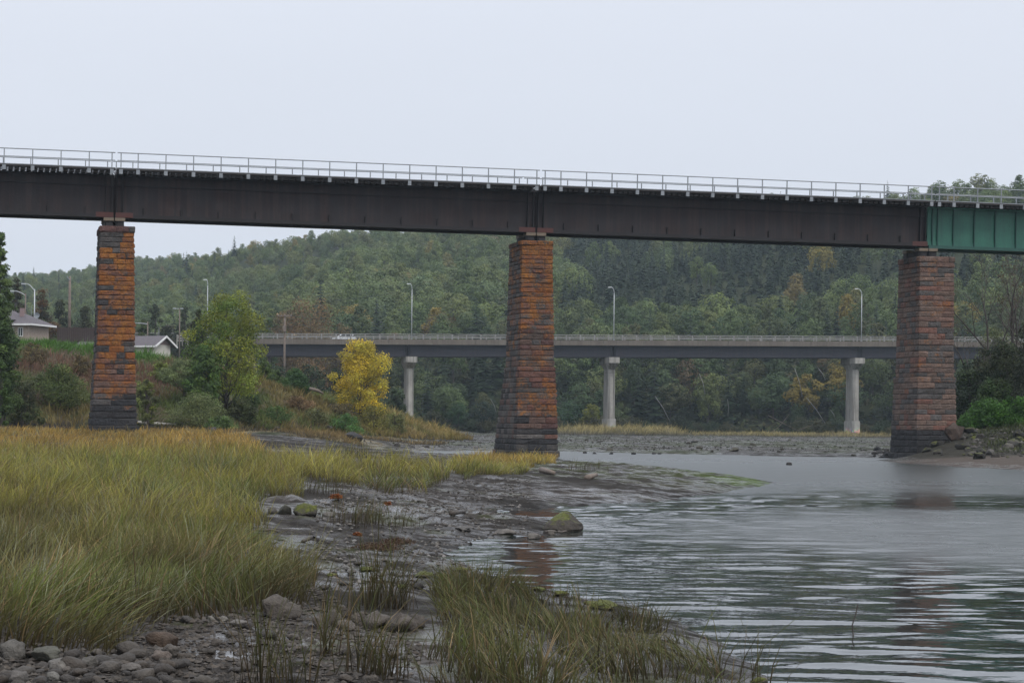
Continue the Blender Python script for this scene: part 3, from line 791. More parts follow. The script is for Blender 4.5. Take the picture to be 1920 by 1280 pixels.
# concrete hammerhead piers
M['graffiti'] = None
m, t, o = new_mat('spray_paint')
n = N(t, 'TexVoronoi'); n.inputs['Scale'].default_value = 1.1
mp_ = N(t, 'Mapping'); mp_.inputs['Scale'].default_value = (1, 1, .7); t.links.new(N(t, 'TexCoord').outputs['Object'], mp_.inputs[0])
dn = N(t, 'TexNoise'); dn.inputs['Scale'].default_value = 1.5; t.links.new(mp_.outputs[0], dn.inputs['Vector'])
ad = N(t, 'VectorMath', operation='ADD'); t.links.new(mp_.outputs[0], ad.inputs[0]); t.links.new(dn.outputs['Color'], ad.inputs[1]); t.links.new(ad.outputs[0], n.inputs['Vector'])
hs = N(t, 'Mix', data_type='RGBA'); hs.inputs['Factor'].default_value = .2; hs.inputs['B'].default_value = (.36, .37, .36, 1); t.links.new(n.outputs['Color'], hs.inputs['A'])
k1 = noise_fac(t, 1.1, 4, .6, coord='obj', lo=.42, hi=.48)
sep = N(t, 'SeparateXYZ'); t.links.new(N(t, 'TexCoord').outputs['Object'], sep.inputs[0])
low = N(t, 'MapRange'); low.inputs['From Min'].default_value = 2.3; low.inputs['From Max'].default_value = 1.6; t.links.new(sep.outputs['Z'], low.inputs['Value'])
cc_ = mixc(t, noise_fac(t, .9, 6, .6), (.26, .25, .23), (.40, .385, .36))
pbr(t, o, mixc(t, math_(t, 'MULTIPLY', k1, low.outputs[0]), cc_, hs.outputs['Result']), .8); M['graffiti'] = m
def wall_prism(L0, w0, L1, w1, z0, z1, ch=.3):
    """pointed-end wall: hexagonal plan, size (L across the bridge, w along) at foot and top"""
    def ring(L, w, z):
        h, k = L / 2, w / 2; e = min(ch, k * .8)
        return [(-k, -h + e, z), (-k + e, -h, z), (k - e, -h, z), (k, -h + e, z), (k, h - e, z), (k - e, h, z), (-k + e, h, z), (-k, h - e, z)]
    b = MB(); n = 8
    b.add(ring(L0, w0, z0) + ring(L1, w1, z1), [tuple(range(n - 1, -1, -1)), tuple(range(n, 2 * n))] + [(i, (i + 1) % n, (i + 1) % n + n, i + n) for i in range(n)])
    return b
for u_, zb_, plinth, lab in ((762, -.3, False, 'grey concrete bridge pier partly hidden by the grassy knoll beside the yellow tree'),
                       (1139, -.4, True, 'grey concrete bridge pier with a spray painted foot standing among tan grass'),
                       (1596, -.4, True, 'grey concrete bridge pier with green graffiti on its foot near the right stone pier')):
    p = rb_pt(rb_s(u_ + 6), 1.0); zt_ = p.z - .12
    r = thing('concrete_pier', lab, 'bridge pier', (p.x, p.y, zb_), (0, 0, RYAW), 'concrete piers of the road bridge')
    H_ = zt_ - zb_
    wall_prism(4.5, 1.25, 4.5, 1.15, 3.4, H_ - 2.02, .34).build('shaft', M['concrete'], r)
    wall_prism(5.3, 1.6, 5.2, 1.5, 0, 3.397, .38).build('plinth', M['graffiti'] if plinth else M['concrete'], r)
    wall_prism(4.5, 1.2, 8.0, 1.75, H_ - 2.017, H_ - 1.0, .3).build('haunch', M['concrete'], r)
    wall_prism(8.2, 1.9, 8.2, 1.9, H_ - .997, H_, .05).build('cap', M['concrete'], r)
    for y in (-2.6, .9, 4.4):
        MB().box(-.4, .4, y - .35, y + .35, H_ + .002, H_ + .115).build('bearing_pad', M['shaded_steel'], r)
# left abutment
p = rb_pt(r0 - 1.2, 1.9)
ab = thing('bridge_abutment', 'dark concrete abutment under the left end of the road bridge', 'abutment', (p.x, p.y, 0), (0, 0, RYAW))
MB().box(-3, 1.5, -5, 5, 4, p.z + 0 - .1).build('bearing_wall', M['fascia'], ab)
# lamps on the deck
arm = [(0, 0, 0), (0, 0, 8.3)]
def lamp_parts(r, H_, arm_dx, rise=.6, rad=.075, head=.55):
    MB().tube([(0, 0, 0), (0, 0, H_ * .5), (0, 0, H_ - 1.1)], [rad * 1.25, rad, rad * .8], 7).build('pole', M['lamp'], r, smooth=True)
    pts = [(0, 0, H_ - 1.1)] + [(arm_dx * (1 - math.cos(a)), 0, H_ - 1.1 + 1.0 * math.sin(a)) for a in (.35, .7, 1.05, 1.35, 1.55)]
    MB().tube(pts, rad * .7, 6).build('arm', M['lamp'], r, smooth=True)
    e = pts[-1]; sg = 1 if arm_dx > 0 else -1
    MB().hexa([(e[0] - .02 * sg, -.11, e[2] - .06), (e[0] + head * sg, -.14, e[2] - .08), (e[0] + head * sg, .14, e[2] - .08), (e[0] - .02 * sg, .11, e[2] - .06)][::sg],
              [(e[0] - .02 * sg, -.08, e[2] + .06), (e[0] + head * sg, -.09, e[2] + .03), (e[0] + head * sg, .09, e[2] + .03), (e[0] - .02 * sg, .08, e[2] + .06)][::sg]).build('lamp_head', M['lamp'], r)
    MB().box(-.16, .16, -.16, .16, -.04, .05).build('base_plate', M['lamp'], r)
for u_, lab, adx, across, H_ in ((388, 'pale street lamp on the road bridge approach above the big green tree', -.2, -2.95, 10.0),
                  (770, 'pale street lamp on the road bridge above the yellow tree', -.35, -2.95, 9.6),
                  (1148, 'pale street lamp on the road bridge right of the middle stone pier', -.55, -2.95, 9.3),
                  (1611, 'pale curved street lamp on the road bridge left of the right stone pier', -.75, -2.95, 9.4)):
    p = rb_pt(rb_s(u_, 640) , 1.6 + across + .12 , 2.885)
    r = thing('street_lamp', lab, 'street lamp', tuple(p), (0, 0, RYAW), 'street lamps on the road bridge')
    lamp_parts(r, H_, adx)

# ------------------------------------------------------------------ silver car on the bridge
def car(loc, rz, label):
    r = thing('parked_car', label, 'car', loc, (0, 0, rz)); r.name = 'car'
    # profile, nose towards -x
    body = [(-2.12, .32), (-2.16, .55), (-2.02, .74), (-1.2, .92), (-.55, 1.0), (1.9, 1.02), (2.12, .9), (2.16, .5), (2.1, .30)]
    b = MB(); n = len(body)
    for y0, y1, k in ((-.84, .84, 1.0),):
        inn = [(x * .985, z) for x, z in body]
        V = [(x, -.80, z) for x, z in inn] + [(x, -.86, .3 + (z - .3) * .95) for x, z in body] + [(x, .86, .3 + (z - .3) * .95) for x, z in body] + [(x, .80, z) for x, z in inn]
        Fc = [tuple(range(n))] + [(q * n + i, (q + 1) * n + i, (q + 1) * n + (i + 1) % n, q * n + (i + 1) % n) for q in range(3) for i in range(n)] + [tuple(range(4 * n - 1, 3 * n - 1, -1))]
        b.add(V, Fc)
    b.build('body', M['silver'], r)
    roof = [(-1.0, .94), (-.35, 1.40), (.2, 1.49), (1.1, 1.47), (1.75, 1.28), (2.05, .98)]
    MB().prism([(x, z - .012) for x, z in roof], -.70, .70).build('window_glass', M['glass'], r)
    MB().prism([(-.42, 1.38), (.2, 1.50), (1.1, 1.485), (1.72, 1.30), (1.68, 1.25), (1.1, 1.42), (.2, 1.43), (-.38, 1.33)], -.74, .74).build('roof_panel', M['silver'], r)
    for x0, x1 in (((-1.02, .95), (-.40, 1.37)), ((.28, .99), (.30, 1.45)), ((1.35, .99), (1.5, 1.38))):
        for y in (-.725, .725):
            MB().tube([(x0[0], y, x0[1]), (x1[0], y, x1[1])], .05, 4).build('pillar', M['silver'], r)
    for x in (-1.32, 1.30):
        for y in (-.80, .80):
            w_ = link('wheel', MB().tube([(x, y - .10, .31), (x, y + .10, .31)], .31, 16).mesh('wheel', M['rubber'], True), r)
            MB().tube([(x, y - .112, .31), (x, y + .112, .31)], .19, 12).build('rim', M['galv'], w_)
    for y in (-.62, .62):
        MB().box(-2.16, -2.02, y - .17, y + .17, .58, .72).build('headlight', M['glass'], r)
        MB().box(2.05, 2.17, y - .16, y + .16, .66, .88).build('tail_light', M['red_lamp'], r)
    return r
p = rb_pt(rb_s(645, 640), 1.6 - .9, 2.345)
car(tuple(p), RYAW, 'silver car driving across the road bridge above the yellow tree')

# ------------------------------------------------------------------ poles, lamps and wires on the left bank
def utility_pole(u, vtop, Y, label, H_, arms=(), tilt=0, group=None, rad=.14):
    p = at(u, vtop, Y); r = thing('utility_pole', label, 'utility pole', (p.x, p.y, p.z - H_), (0, tilt, 0), group)
    MB().tube([(0, 0, 0), (0, 0, H_ * .5), (0, 0, H_)], [rad * 1.25, rad * 1.1, rad * .85], 8).build('pole', M['wood_pole'], r, smooth=True)
    for zz, half in arms:
        a_ = MB().box(-half, half, -.22, -.12, H_ - zz - .07, H_ - zz + .07).build('crossarm', M['wood_pole'], r)
        for x in (-half * .9, -half * .45, half * .45, half * .9):
            MB().tube([(x, -.17, H_ - zz + .07), (x, -.17, H_ - zz + .20)], .04, 6).build('insulator', M['galv'], a_)
    return r
up = utility_pole(534, 589, 330, 'wooden utility pole with a crossarm standing in front of the road bridge', 10.5, ((.25, 1.0),))
MB().box(-.25, .25, -.45, -.14, 8.1, 8.9).build('transformer_bracket', M['wood_pole'], up)
up2 = utility_pole(131, 518, 300, 'tall dark wooden pole with a lamp between house and orange pier', 8.0, (), rad=.17)
MB().tube([(0, -.1, 7.5), (-.3, -.3, 7.8), (-.25, -.4, 7.95)], .09, 6).build('lamp_head', M['galv'], up2)
def arc_lamp(u, v, Y, H_, dx, label, wood=False, rise=1.6):
    p = at(u, v, Y); r = thing('street_lamp', label, 'street lamp', (p.x, p.y, p.z - H_), group='street lamps by the houses')
    MB().tube([(0, 0, 0), (0, 0, H_)], [.11, .07], 7).build('pole', M['wood_pole' if wood else 'lamp'], r, smooth=True)
    pts = [(0, 0, H_ - .3)] + [(dx * q, 0, H_ - .3 + rise * (1 - (1 - q) ** 2)) for q in (.2, .4, .6, .8, 1)]
    MB().tube(pts, .055, 6).build('arm', M['lamp'], r, smooth=True)
    e = pts[-1]; sg = 1 if dx > 0 else -1
    MB().box(*sorted((e[0], e[0] + .6 * sg)), -.14, .14, e[2] - .09, e[2] + .07).build('lamp_head', M['lamp'], r)
    return r
arc_lamp(65, 542, 310, 6.5, -1.15, 'pale street lamp with curved arm above the house roof', rise=1.0)
arc_lamp(48, 550, 305, 6.0, -1.5, 'wooden lamp post with low curved arm behind the house', True, rise=.6)
arc_lamp(277, 603, 310, 4.0, -1.7, 'low curved lamp arm behind the garage roof', True, rise=.1)
def t_lamp(u, v, Y, H_, label):
    p = at(u, v, Y); r = thing('street_lamp', label, 'street lamp', (p.x, p.y, p.z - H_), group='street lamps by the houses')
    MB().tube([(0, 0, 0), (0, 0, H_)], [.1, .08], 7).build('pole', M['wood_pole'], r, smooth=True)
    MB().tube([(-.65, 0, H_ - .05), (.3, 0, H_ - .05)], .04, 5).build('arm', M['lamp'], r)
    for x in (-.75, .3): MB().box(x - .2, x + .2, -.13, .13, H_ - .09, H_ + .05).build('lamp_head', M['lamp'], r)
t_lamp(337, 578, 340, 8.5, 'thin double headed lamp post between the garage and the big green tree')
def wire(name, a_, b_, sag, label, rad=.022):
    pts = [a_.lerp(b_, q) - Vector((0, 0, sag * 4 * q * (1 - q))) for q in np.linspace(0, 1, 25)]
    o_ = MB().tube(pts, rad, 4).build(name, M['rubber'], None); tag(o_, label, 'wire', 'overhead wires')
pa = up.location + Vector((.9, -.17, 10.3))
wire('overhead_wire', pa, at(1190, 640, 398), 1.0, 'upper thin overhead wire running right from the wooden pole before the road bridge', .018)
wire('overhead_wire', up.location + Vector((-.9, -.17, 10.3)), at(200, 585, 300), 1.2, 'thin overhead wire running left from the wooden pole toward the orange pier', .018)
wire('overhead_wire', at(769, 541, 398), at(480, 551, 395), 1.5, 'sagging festoon wire tied to the street lamp above the yellow tree', .03)
wire('overhead_wire', at(760, 678, 380), at(1900, 648, 390), 3.0, 'thin pale wire crossing in front of the road bridge girders', .018)

# ------------------------------------------------------------------ house, garage, fences
def roof_slab(b, a0, a1, b1, b0, th, mat=0):     # sloping slab from its four upper corners
    n_ = (Vector(a1) - Vector(a0)).cross(Vector(b0) - Vector(a0)).normalized() * th
    up_ = [Vector(q) for q in (a0, a1, b1, b0)]
    if n_.z < 0: n_ = -n_
    b.hexa([q - n_ for q in up_], up_, mat)
def house():
    Y = 300; k = Y / F_PX
    p = at(47, 628, Y); zf = p.z - 1.0
    r = thing('house', 'bungalow of beige stone with grey shingle roof beside the hedge at far left', 'house', (p.x, p.y, zf), (0, 0, R(-14)))
    ez = at(47, 607, Y).z - zf
    MB().box(-6.5, .45, 0, 6.0, 0, ez - .05).build('wall', M['beige_wall'], r)
    # lower hipped roof on the right
    b = MB(); x0, x1, y0, y1 = -6.8, 1.2, -.75, 6.7; rz = ez + 1.55
    b.add([(x0, y0, ez), (x1, y0, ez), (x1, y1, ez), (x0, y1, ez), (x0, 3, rz), (x1 - 2.9, 3, rz)], [(0, 1, 5, 4), (1, 2, 5), (2, 3, 4, 5), (3, 0, 4), (3, 2, 1, 0)])
    b.build('roof', M['shingle'], r)
    MB().box(x0, x1 + .03, y0 - .05, y0 - .003, ez - .20, ez + .02).box(x1 + .003, x1 + .05, y0, y1, ez - .20, ez + .02).build('fascia', M['white'], r)
    # cross gable, mauve, in front on the left
    gx0, gx1, gz = -7.2, -1.85, ez + 2.35
    MB().prism([(gx0 + .5, 0), (gx1 - .45, 0), (gx1 - .45, ez + .55), (gx0 + 2.2, gz - .2), (gx0 + .5, ez + .55)], -.9, 4.5).build('gable_wall', M['mauve_wall'], r)
    b = MB(); roof_slab(b, (gx0 + 2.2, -1.5, gz + .15), (gx1 + .35, -1.5, ez + .55), (gx1 + .35, 5, ez + .55), (gx0 + 2.2, 5, gz + .15), .12)
    roof_slab(b, (gx0 - 1.4, -1.5, ez + .4), (gx0 + 2.2, -1.5, gz + .15), (gx0 + 2.2, 5, gz + .15), (gx0 - 1.4, 5, ez + .4), .12); b.build('gable_roof', M['shingle'], r)
    b = MB(); roof_slab(b, (gx0 + 2.2, -1.56, gz + .16), (gx1 + .40, -1.56, ez + .56), (gx1 + .40, -1.502, ez + .56), (gx0 + 2.2, -1.502, gz + .16), .30); b.build('barge_board', M['white'], r)
    for x in (-1.85, -.62):
        w_ = link('window', MB().box(x - .34, x + .34, -.06, -.003, ez - 1.62, ez - .42).mesh('window_frame', M['white']), r)
        for q in (-.155, .155): MB().box(x + q - .11, x + q + .11, -.075, -.062, ez - 1.5, ez - .54).build('pane', M['glass'], w_)
    MB().box(-1.55, -1.1, 1.6, 2.1, ez + 1.0, ez + 2.1).build('chimney', M['mauve_wall'], r)
    MB().tube([(-.3, 2.4, ez + 1.1), (-.3, 2.4, ez + 2.4)], .03, 5).build('antenna', M['galv'], r)
    d = MB(); c0 = Vector((1.0, 1.2, ez + 1.15))
    for a_ in range(12):
        pass
    ring = [c0 + Vector((.38 * math.cos(q), .10, .38 * math.sin(q))) for q in np.linspace(0, 2 * math.pi, 12, endpoint=False)]
    d.add([tuple(c0 + Vector((0, .22, 0)))] + [tuple(q) for q in ring], [(0, 1 + i, 1 + (i + 1) % 12) for i in range(12)])
    d.tube([c0 + Vector((0, .2, 0)), c0 + Vector((0, .2, -.75))], .03, 5); d.build('satellite_dish', M['galv'], r)
house()
def garage():
    Y = 300; p = at(288, 660, Y); zf = p.z - 1.2
    r = thing('garage', 'low white garage with grey shingle roof just right of the orange pier', 'garage', (p.x, p.y, zf), (0, 0, R(-22)))
    ez = at(288, 645, Y).z - zf; rz = ez + 1.15
    MB().box(-11, 0, 0, 4.2, 0, ez - .02).build('wall', M['cream_wall'], r)
    b = MB(); b.add([(0, 0, ez - .02), (0, 4.2, ez - .02), (0, 2.1, rz - .12), (-.1, 0, ez - .02), (-.1, 4.2, ez - .02), (-.1, 2.1, rz - .12)], [(0, 1, 2), (5, 4, 3), (0, 3, 4, 1), (1, 4, 5, 2), (2, 5, 3, 0)])
    b.build('gable_wall', M['mauve_wall'], r)
    b = MB(); roof_slab(b, (-11.4, -.7, ez - .22), (.65, -.7, ez - .22), (.65, 2.1, rz), (-11.4, 2.1, rz), .1)
    roof_slab(b, (-11.4, 2.1, rz), (.65, 2.1, rz), (.65, 4.9, ez - .22), (-11.4, 4.9, ez - .22), .1); b.build('roof', M['shingle'], r)
    b = MB(); b.box(-11.4, .66, -.76, -.703, ez - .40, ez - .20)
    roof_slab(b, (.653, -.72, ez - .2), (.72, -.72, ez - .2), (.72, 2.1, rz + .02), (.653, 2.1, rz + .02), .24)
    roof_slab(b, (.653, 2.1, rz + .02), (.72, 2.1, rz + .02), (.72, 4.9, ez - .2), (.653, 4.9, ez - .2), .24); b.build('fascia', M['white'], r)
    for x in (-6.3, -3.6):
        w_ = link('window', MB().box(x - .55, x + .55, -.05, -.003, ez - 1.05, ez - .5).mesh('window_frame', M['white']), r)
        MB().box(x - .48, x + .48, -.062, -.052, ez - 1.0, ez - .56).build('pane', M['glass'], w_)
    MB().tube([(-.5, 2.1, rz), (-.5, 2.1, rz + 1.1)], .035, 5).build('antenna', M['galv'], r)
garage()
def board_fence(name, u0, u1, vt, vb, Y, mat, label, rails=False):
    a_, b_ = at(u0, vt, Y), at(u1, vt, Y); h_ = (vb - vt) * Y / F_PX
    r = thing(name, label, 'fence', (a_.x, a_.y, a_.z - h_)); L = (b_ - a_).length
    nb = max(2, int(L / (2.0 if rails else .22)))
    if rails:
        for k in range(nb + 1): MB().box(L * k / nb - .06, L * k / nb + .06, -.06, .06, -.5, h_).build('post', mat, r)
        for zz in (.25, .55, .85): MB().box(0, L, -.10, -.062, h_ * zz - .09, h_ * zz + .09).build('rail', mat, r)
    else:
        for k in range(nb):
            x = L * k / nb
            MB().box(x + .008, x + L / nb - .008, -.015, .015, -.4, h_ - random.uniform(0, .12)).build('board', mat, r)
        for k in range(0, nb + 1, 9): MB().box(L * k / nb - .07, L * k / nb + .07, .018, .14, -.4, h_ + .1).build('post', mat, r)
        MB().box(0, L, .018, .06, h_ * .7, h_ * .7 + .1).build('rail', mat, r)
board_fence('wooden_fence', 108, 178, 613, 634, 285, M['fence_wood'], 'dark brown board fence at the top of the bank left of the orange pier')
board_fence('rail_fence', 332, 352, 627, 642, 350, M['concrete'], 'short pale rail fence just right of the garage', True)

# ------------------------------------------------------------------ trees
def leaves_from(points, outward, size, rg, up=.35, aspect=.62, tint=None, dv=.28):
    """one quad per leaf clump; points (n,3), outward unit-ish vectors"""
    n = len(points)
    nrm = outward * 1.0 + rg.normal(0, .45, (n, 3)) + np.array([0, 0, up]); nrm /= np.linalg.norm(nrm, axis=1)[:, None] + 1e-9
    h = rg.normal(0, 1, (n, 3)); a = np.cross(nrm, h); a /= np.linalg.norm(a, axis=1)[:, None] + 1e-9; b = np.cross(nrm, a)
    s = (size * rg.uniform(.55, 1.3, n))[:, None]
    fold = nrm * s * .18
    V = np.stack([points - a * s * .5, points - b * s * aspect * .5 - fold, points + a * s * .5, points + b * s * aspect * .5 - fold], 1).reshape(-1, 3)
    F_ = np.arange(4 * n).reshape(n, 4)
    c = 1 + rg.normal(0, dv, n); c = np.clip(c, .45, 1.8)
    C = np.repeat(c[:, None], 3, 1)
    if tint is not None: C = C * tint
    return V, F_, np.repeat(C, 4, 0)

def lobes_round(rg, W, H, z0, n, shape='round', tight=1.0):
    """lobe centres and radii inside a crown of width W between z0 and H"""
    out = []
    hh = H - z0
    for k in range(n):
        q = (k + rg.uniform(0, 1)) / n
        if shape == 'round': prof = math.sin(math.pi * min(1, .14 + .80 * q)) ** .75
        elif shape == 'bush': prof = math.cos(q * math.pi / 2 * .92) ** .55
        elif shape == 'column': prof = (1 - q) ** .5 * min(1, .5 + 2 * q)
        elif shape == 'egg': prof = math.sin(math.pi * min(1, .18 + .8 * q ** .85)) ** .9 * (1.05 - .35 * q)
        else: prof = 1
        a = k * 2.39996 + rg.uniform(-.4, .4); rr = W / 2 * prof * rg.uniform(.30, .92)
        rad = W * rg.uniform(.10, .21) * (.65 + .5 * prof) * tight
        out.append((rr * math.cos(a), rr * math.sin(a), z0 + hh * (.08 + .84 * q), rad))
    return out
def crown_points(rg, lobes, n, flat=.8, inner=.5):
    L = np.array(lobes); wgt = L[:, 3] ** 2; k = rg.choice(len(L), n, p=wgt / wgt.sum())
    d = rg.normal(0, 1, (n, 3)); d[:, 2] += .25; d /= np.linalg.norm(d, axis=1)[:, None]
    r_ = L[k, 3] * (inner + (1 - inner) * rg.uniform(0, 1, n) ** .5) * (1 + .15 * rg.normal(0, 1, n))
    P = L[k, :3] + d * r_[:, None] * np.array([1, 1, flat])
    return P, d, k
def trunk_mb(rg, lobes, H, z0, rad, lean=(0, 0), stems=1, mat=0, limbs=7):
    b = MB()
    for s_ in range(stems):
        ox, oy = (0, 0) if stems == 1 else (rg.uniform(-.5, .5) * rad * 6, rg.uniform(-.5, .5) * rad * 6)
        pts = [(ox * q + lean[0] * q + rg.uniform(-.03, .03) * H * q * .6, oy * q + lean[1] * q + rg.uniform(-.03, .03) * H * .6 * q, -.3 + (H * .86 + .3) * q) for q in np.linspace(0, 1, 7)]
        b.tube(pts, [rad * (1.25 - 1.1 * q) for q in np.linspace(0, 1, 7)], 7, mat)
        ch = rg.choice(len(lobes), min(limbs, len(lobes)), replace=False)
        for j in ch:
            x, y, z, r_ = lobes[j]; zb = max(z0 * .55, z - .28 * H); q = zb / (H * .86)
            if q >= .95: continue
            i = q * 6; i0 = int(i); P0 = Vector(pts[i0]).lerp(Vector(pts[i0 + 1]), i - i0)
            e = Vector((x, y, z)); mid = P0.lerp(e, .5) + Vector((0, 0, -.05 * H))
            b.tube([P0, mid, e], [rad * (.5 - .3 * q), rad * .28, rad * .1], 5, mat)
    return b
def foliage_mesh(name, seed, W, H, z0, nl, n, leaf, shape='round', tint=(1, 1, 1), tint2=None, mats=None, dv=.26, flat=.8, tight=1.0, dome=0):
    rg = np.random.default_rng(seed); lobes = lobes_round(rg, W, H, z0, nl, shape, tight)
    P, d, k = crown_points(rg, lobes, n, flat)
    if dome:                                                    # far crowns read as one lit dome
        q = P - np.array([0, 0, z0 + .38 * (H - z0)]); q /= np.array([W / 2, W / 2, (H - z0) / 2]); q /= np.linalg.norm(q, axis=1)[:, None] + 1e-9
        d = d * (1 - dome) + q * dome * 1.6
    keep = P[:, 2] > .05; P, d, k = P[keep], d[keep], k[keep]
    t1 = np.array(tint); T_ = np.repeat(t1[None], len(P), 0)
    if tint2 is not None:
        f = rg.uniform(0, 1, nl)[k] * .7 + rg.uniform(0, 1, len(P)) * .3; f = np.clip((f - .3) * 2, 0, 1)[:, None]; T_ = T_ * (1 - f) + np.array(tint2) * f
    lob = (1 + (.10 if dome else .16) * rg.normal(0, 1, nl))[k][:, None]
    V, F_, C = leaves_from(P, d, leaf, rg, tint=T_ * lob, dv=dv)
    return V, F_, C, lobes, rg
def near_tree(name, cat, label, u, v, Y, hpx, wpx, kind, tint, tint2=None, n=6000, leaf=.22, group=None, z0f=.2, nl=34, stems=1, lean=(0, 0), base=None, flat=.8, rad=None, limbs=9, dv=.26, tight=1.0):
    s_ = Y / F_PX; H, W = hpx * s_, wpx * s_
    p = at(u, v, Y) if base is None else Vector(base)
    gz = tz(p.x, p.y); H += max(0, p.z - gz) if base is None else 0; p.z = gz - .05
    seed = int(u * 7 + v * 13 + Y)
    V, F_, C, lobes, rg = foliage_mesh(name, seed, W, H, H * z0f, nl, n, leaf, kind, tint, tint2, dv=dv, flat=flat, tight=tight)
    r = thing(name, label, cat, tuple(p), (0, 0, 0), group)
    link('crown' if cat == 'tree' else 'foliage', np_mesh('crown', V, [F_], [M['leaf']], C), r)
    trunk_mb(rg, lobes, H, H * z0f, rad or max(.05, H * .018), lean, stems, 0, limbs).build('trunk' if cat == 'tree' else 'stem', M['bark'], r, smooth=True)
    return r
GRN = (.07, .11, .028); DKG = (.040, .066, .022); OLV = (.095, .105, .045); YGR = (.15, .17, .028); YEL = (.42, .29, .03); BRN = (.105, .075, .032); LGR = (.10, .16, .028)
near_tree('poplar_tree', 'tree', 'tall narrow green poplar cut by the left edge, rising to the railway girder', -2, 700, 158, 300, 84, 'column', (.07, .11, .034), (.095, .135, .04), 7000, .24, z0f=.06, nl=60, tight=.8)
near_tree('broadleaf_tree', 'tree', 'rounded dark green tree at the far left edge below the poplar', -2, 785, 152, 252, 98, 'egg', (.055, .095, .028), (.085, .13, .034), 11000, .18, z0f=.08, nl=44)
near_tree('shrub', 'shrub', 'bright green shrub at the very left edge under the dark tree', 0, 770, 146, 100, 50, 'bush', (.07, .13, .025), GRN, 3000, .16, z0f=.04, nl=20)
near_tree('shrub', 'shrub', 'rounded dark olive bush at the foot of the bank left of the orange pier', 112, 786, 172, 82, 110, 'bush', (.065, .10, .026), (.105, .125, .032), 6000, .17, z0f=.03, nl=30, stems=4)
near_tree('shrub', 'shrub', 'low brownish green bush between the left edge and the rounded olive bush', 42, 790, 166, 80, 80, 'bush', (.055, .06, .022), (.045, .065, .02), 3500, .17, z0f=.03, nl=22, stems=3)
near_tree('willow_tree', 'tree', 'small willow tree with a crooked trunk and pale olive crown right of the orange pier', 340, 776, 181, 88, 96, 'round', (.15, .19, .075), (.19, .23, .10), 9500, .12, z0f=.42, nl=22, lean=(.6, 0), flat=.6, rad=.12)
near_tree('willow_bush', 'shrub', 'low spreading olive willow bush in front of the big green tree', 374, 797, 174, 58, 112, 'bush', (.135, .165, .06), (.17, .20, .075), 8500, .12, z0f=.03, nl=30, stems=5)
near_tree('broadleaf_tree', 'tree', 'big green and yellowish tree left of the road bridge', 424, 772, 183, 232, 176, 'round', (.105, .165, .028), (.25, .27, .035), 17000, .18, z0f=.10, nl=56, rad=.16, limbs=26, tight=.76)
near_tree('broadleaf_tree', 'tree', 'darker green tree tucked against the left of the big yellowish tree', 380, 770, 180, 130, 92, 'egg', (.065, .12, .026), (.10, .16, .032), 6500, .20, z0f=.06, nl=36)
near_tree('broadleaf_tree', 'tree', 'dark olive tree behind the top left of the big yellowish tree', 372, 700, 235, 128, 50, 'egg', (.035, .05, .018), (.055, .06, .02), 4000, .25, z0f=.1, nl=30)
near_tree('shrub', 'shrub', 'dense dark green round bush on top of the knoll left of the yellow tree', 554, 744, 208, 50, 60, 'bush', (.04, .09, .022), (.06, .115, .026), 5000, .17, z0f=.02, nl=24, stems=3)
near_tree('shrub', 'shrub', 'bright green shrub under the road bridge left end', 496, 738, 215, 52, 40, 'bush', (.085, .13, .028), GRN, 2600, .17, z0f=.03, nl=18, stems=3)
near_tree('shrub', 'shrub', 'small dark green shrub between two greener bushes on the knoll', 520, 740, 212, 34, 36, 'bush', DKG, GRN, 2000, .16, z0f=.03, nl=16, stems=3)
near_tree('yellow_tree', 'tree', 'bright yellow autumn tree on the knoll in front of the road bridge', 676, 778, 205, 150, 124, 'round', (.56, .41, .035), (.42, .37, .05), 12500, .18, z0f=.05, nl=54, rad=.11, limbs=26, dv=.24, tight=.80)
near_tree('shrub', 'shrub', 'low yellow green bush at the foot of the bright yellow tree', 700, 790, 200, 32, 84, 'bush', (.16, .15, .03), (.10, .10, .03), 2200, .16, z0f=.02, nl=16, stems=3)
near_tree('shrub', 'shrub', 'scrubby green bush beside the foot of the orange pier', 278, 790, 170, 90, 40, 'bush', (.085, .095, .03), (.14, .16, .03), 2400, .15, z0f=.03, nl=16, stems=4)
near_tree('shrub', 'shrub', 'low green scrub under the big yellowish tree', 450, 790, 180, 46, 70, 'bush', (.05, .07, .02), (.07, .075, .025), 3000, .16, z0f=.02, nl=18, stems=4)
for u_, v_, Y_, h_, w_, l_, c1 in ((300, 740, 188, 40, 46, 'yellow green weed clump on the reddish bank right of the orange pier', (.14, .17, .035)), (262, 770, 178, 50, 40, 'pale green bush beside the orange pier shaft', (.11, .13, .04)),
    (60, 700, 184, 46, 60, 'dull brown shrub on the reddish slope near the left edge', (.10, .075, .035)), (150, 740, 184, 40, 44, 'brownish weeds on the slope just left of the orange pier', (.11, .085, .04)),
    (470, 770, 186, 34, 46, 'dark green scrub right of the big yellowish tree trunk', (.045, .075, .022)), (520, 790, 186, 30, 70, 'low green scrub at the foot of the knoll', (.055, .095, .025)),
    (590, 792, 192, 26, 66, 'low olive scrub at the foot of the knoll', (.085, .09, .03)), (640, 780, 200, 26, 50, 'brownish scrub on the knoll left of the yellow tree foot', (.10, .08, .035)),
    (560, 772, 196, 26, 60, 'rust brown scrub patch on the face of the knoll', (.12, .075, .035)), (650, 798, 192, 22, 60, 'bright green herbs at the foot of the knoll', (.06, .13, .03)),
    (740, 796, 204, 24, 56, 'olive herbs right of the yellow tree on the knoll', (.11, .12, .04)), (410, 800, 172, 22, 60, 'grassy green herbs in front of the low willow bush', (.07, .11, .03))):
    near_tree('shrub', 'shrub', l_, u_, v_, Y_, h_, w_, 'bush', c1, tuple(q * 1.8 for q in c1), 1900, .15, z0f=.02, nl=16, stems=3, group='scrub on the left bank')
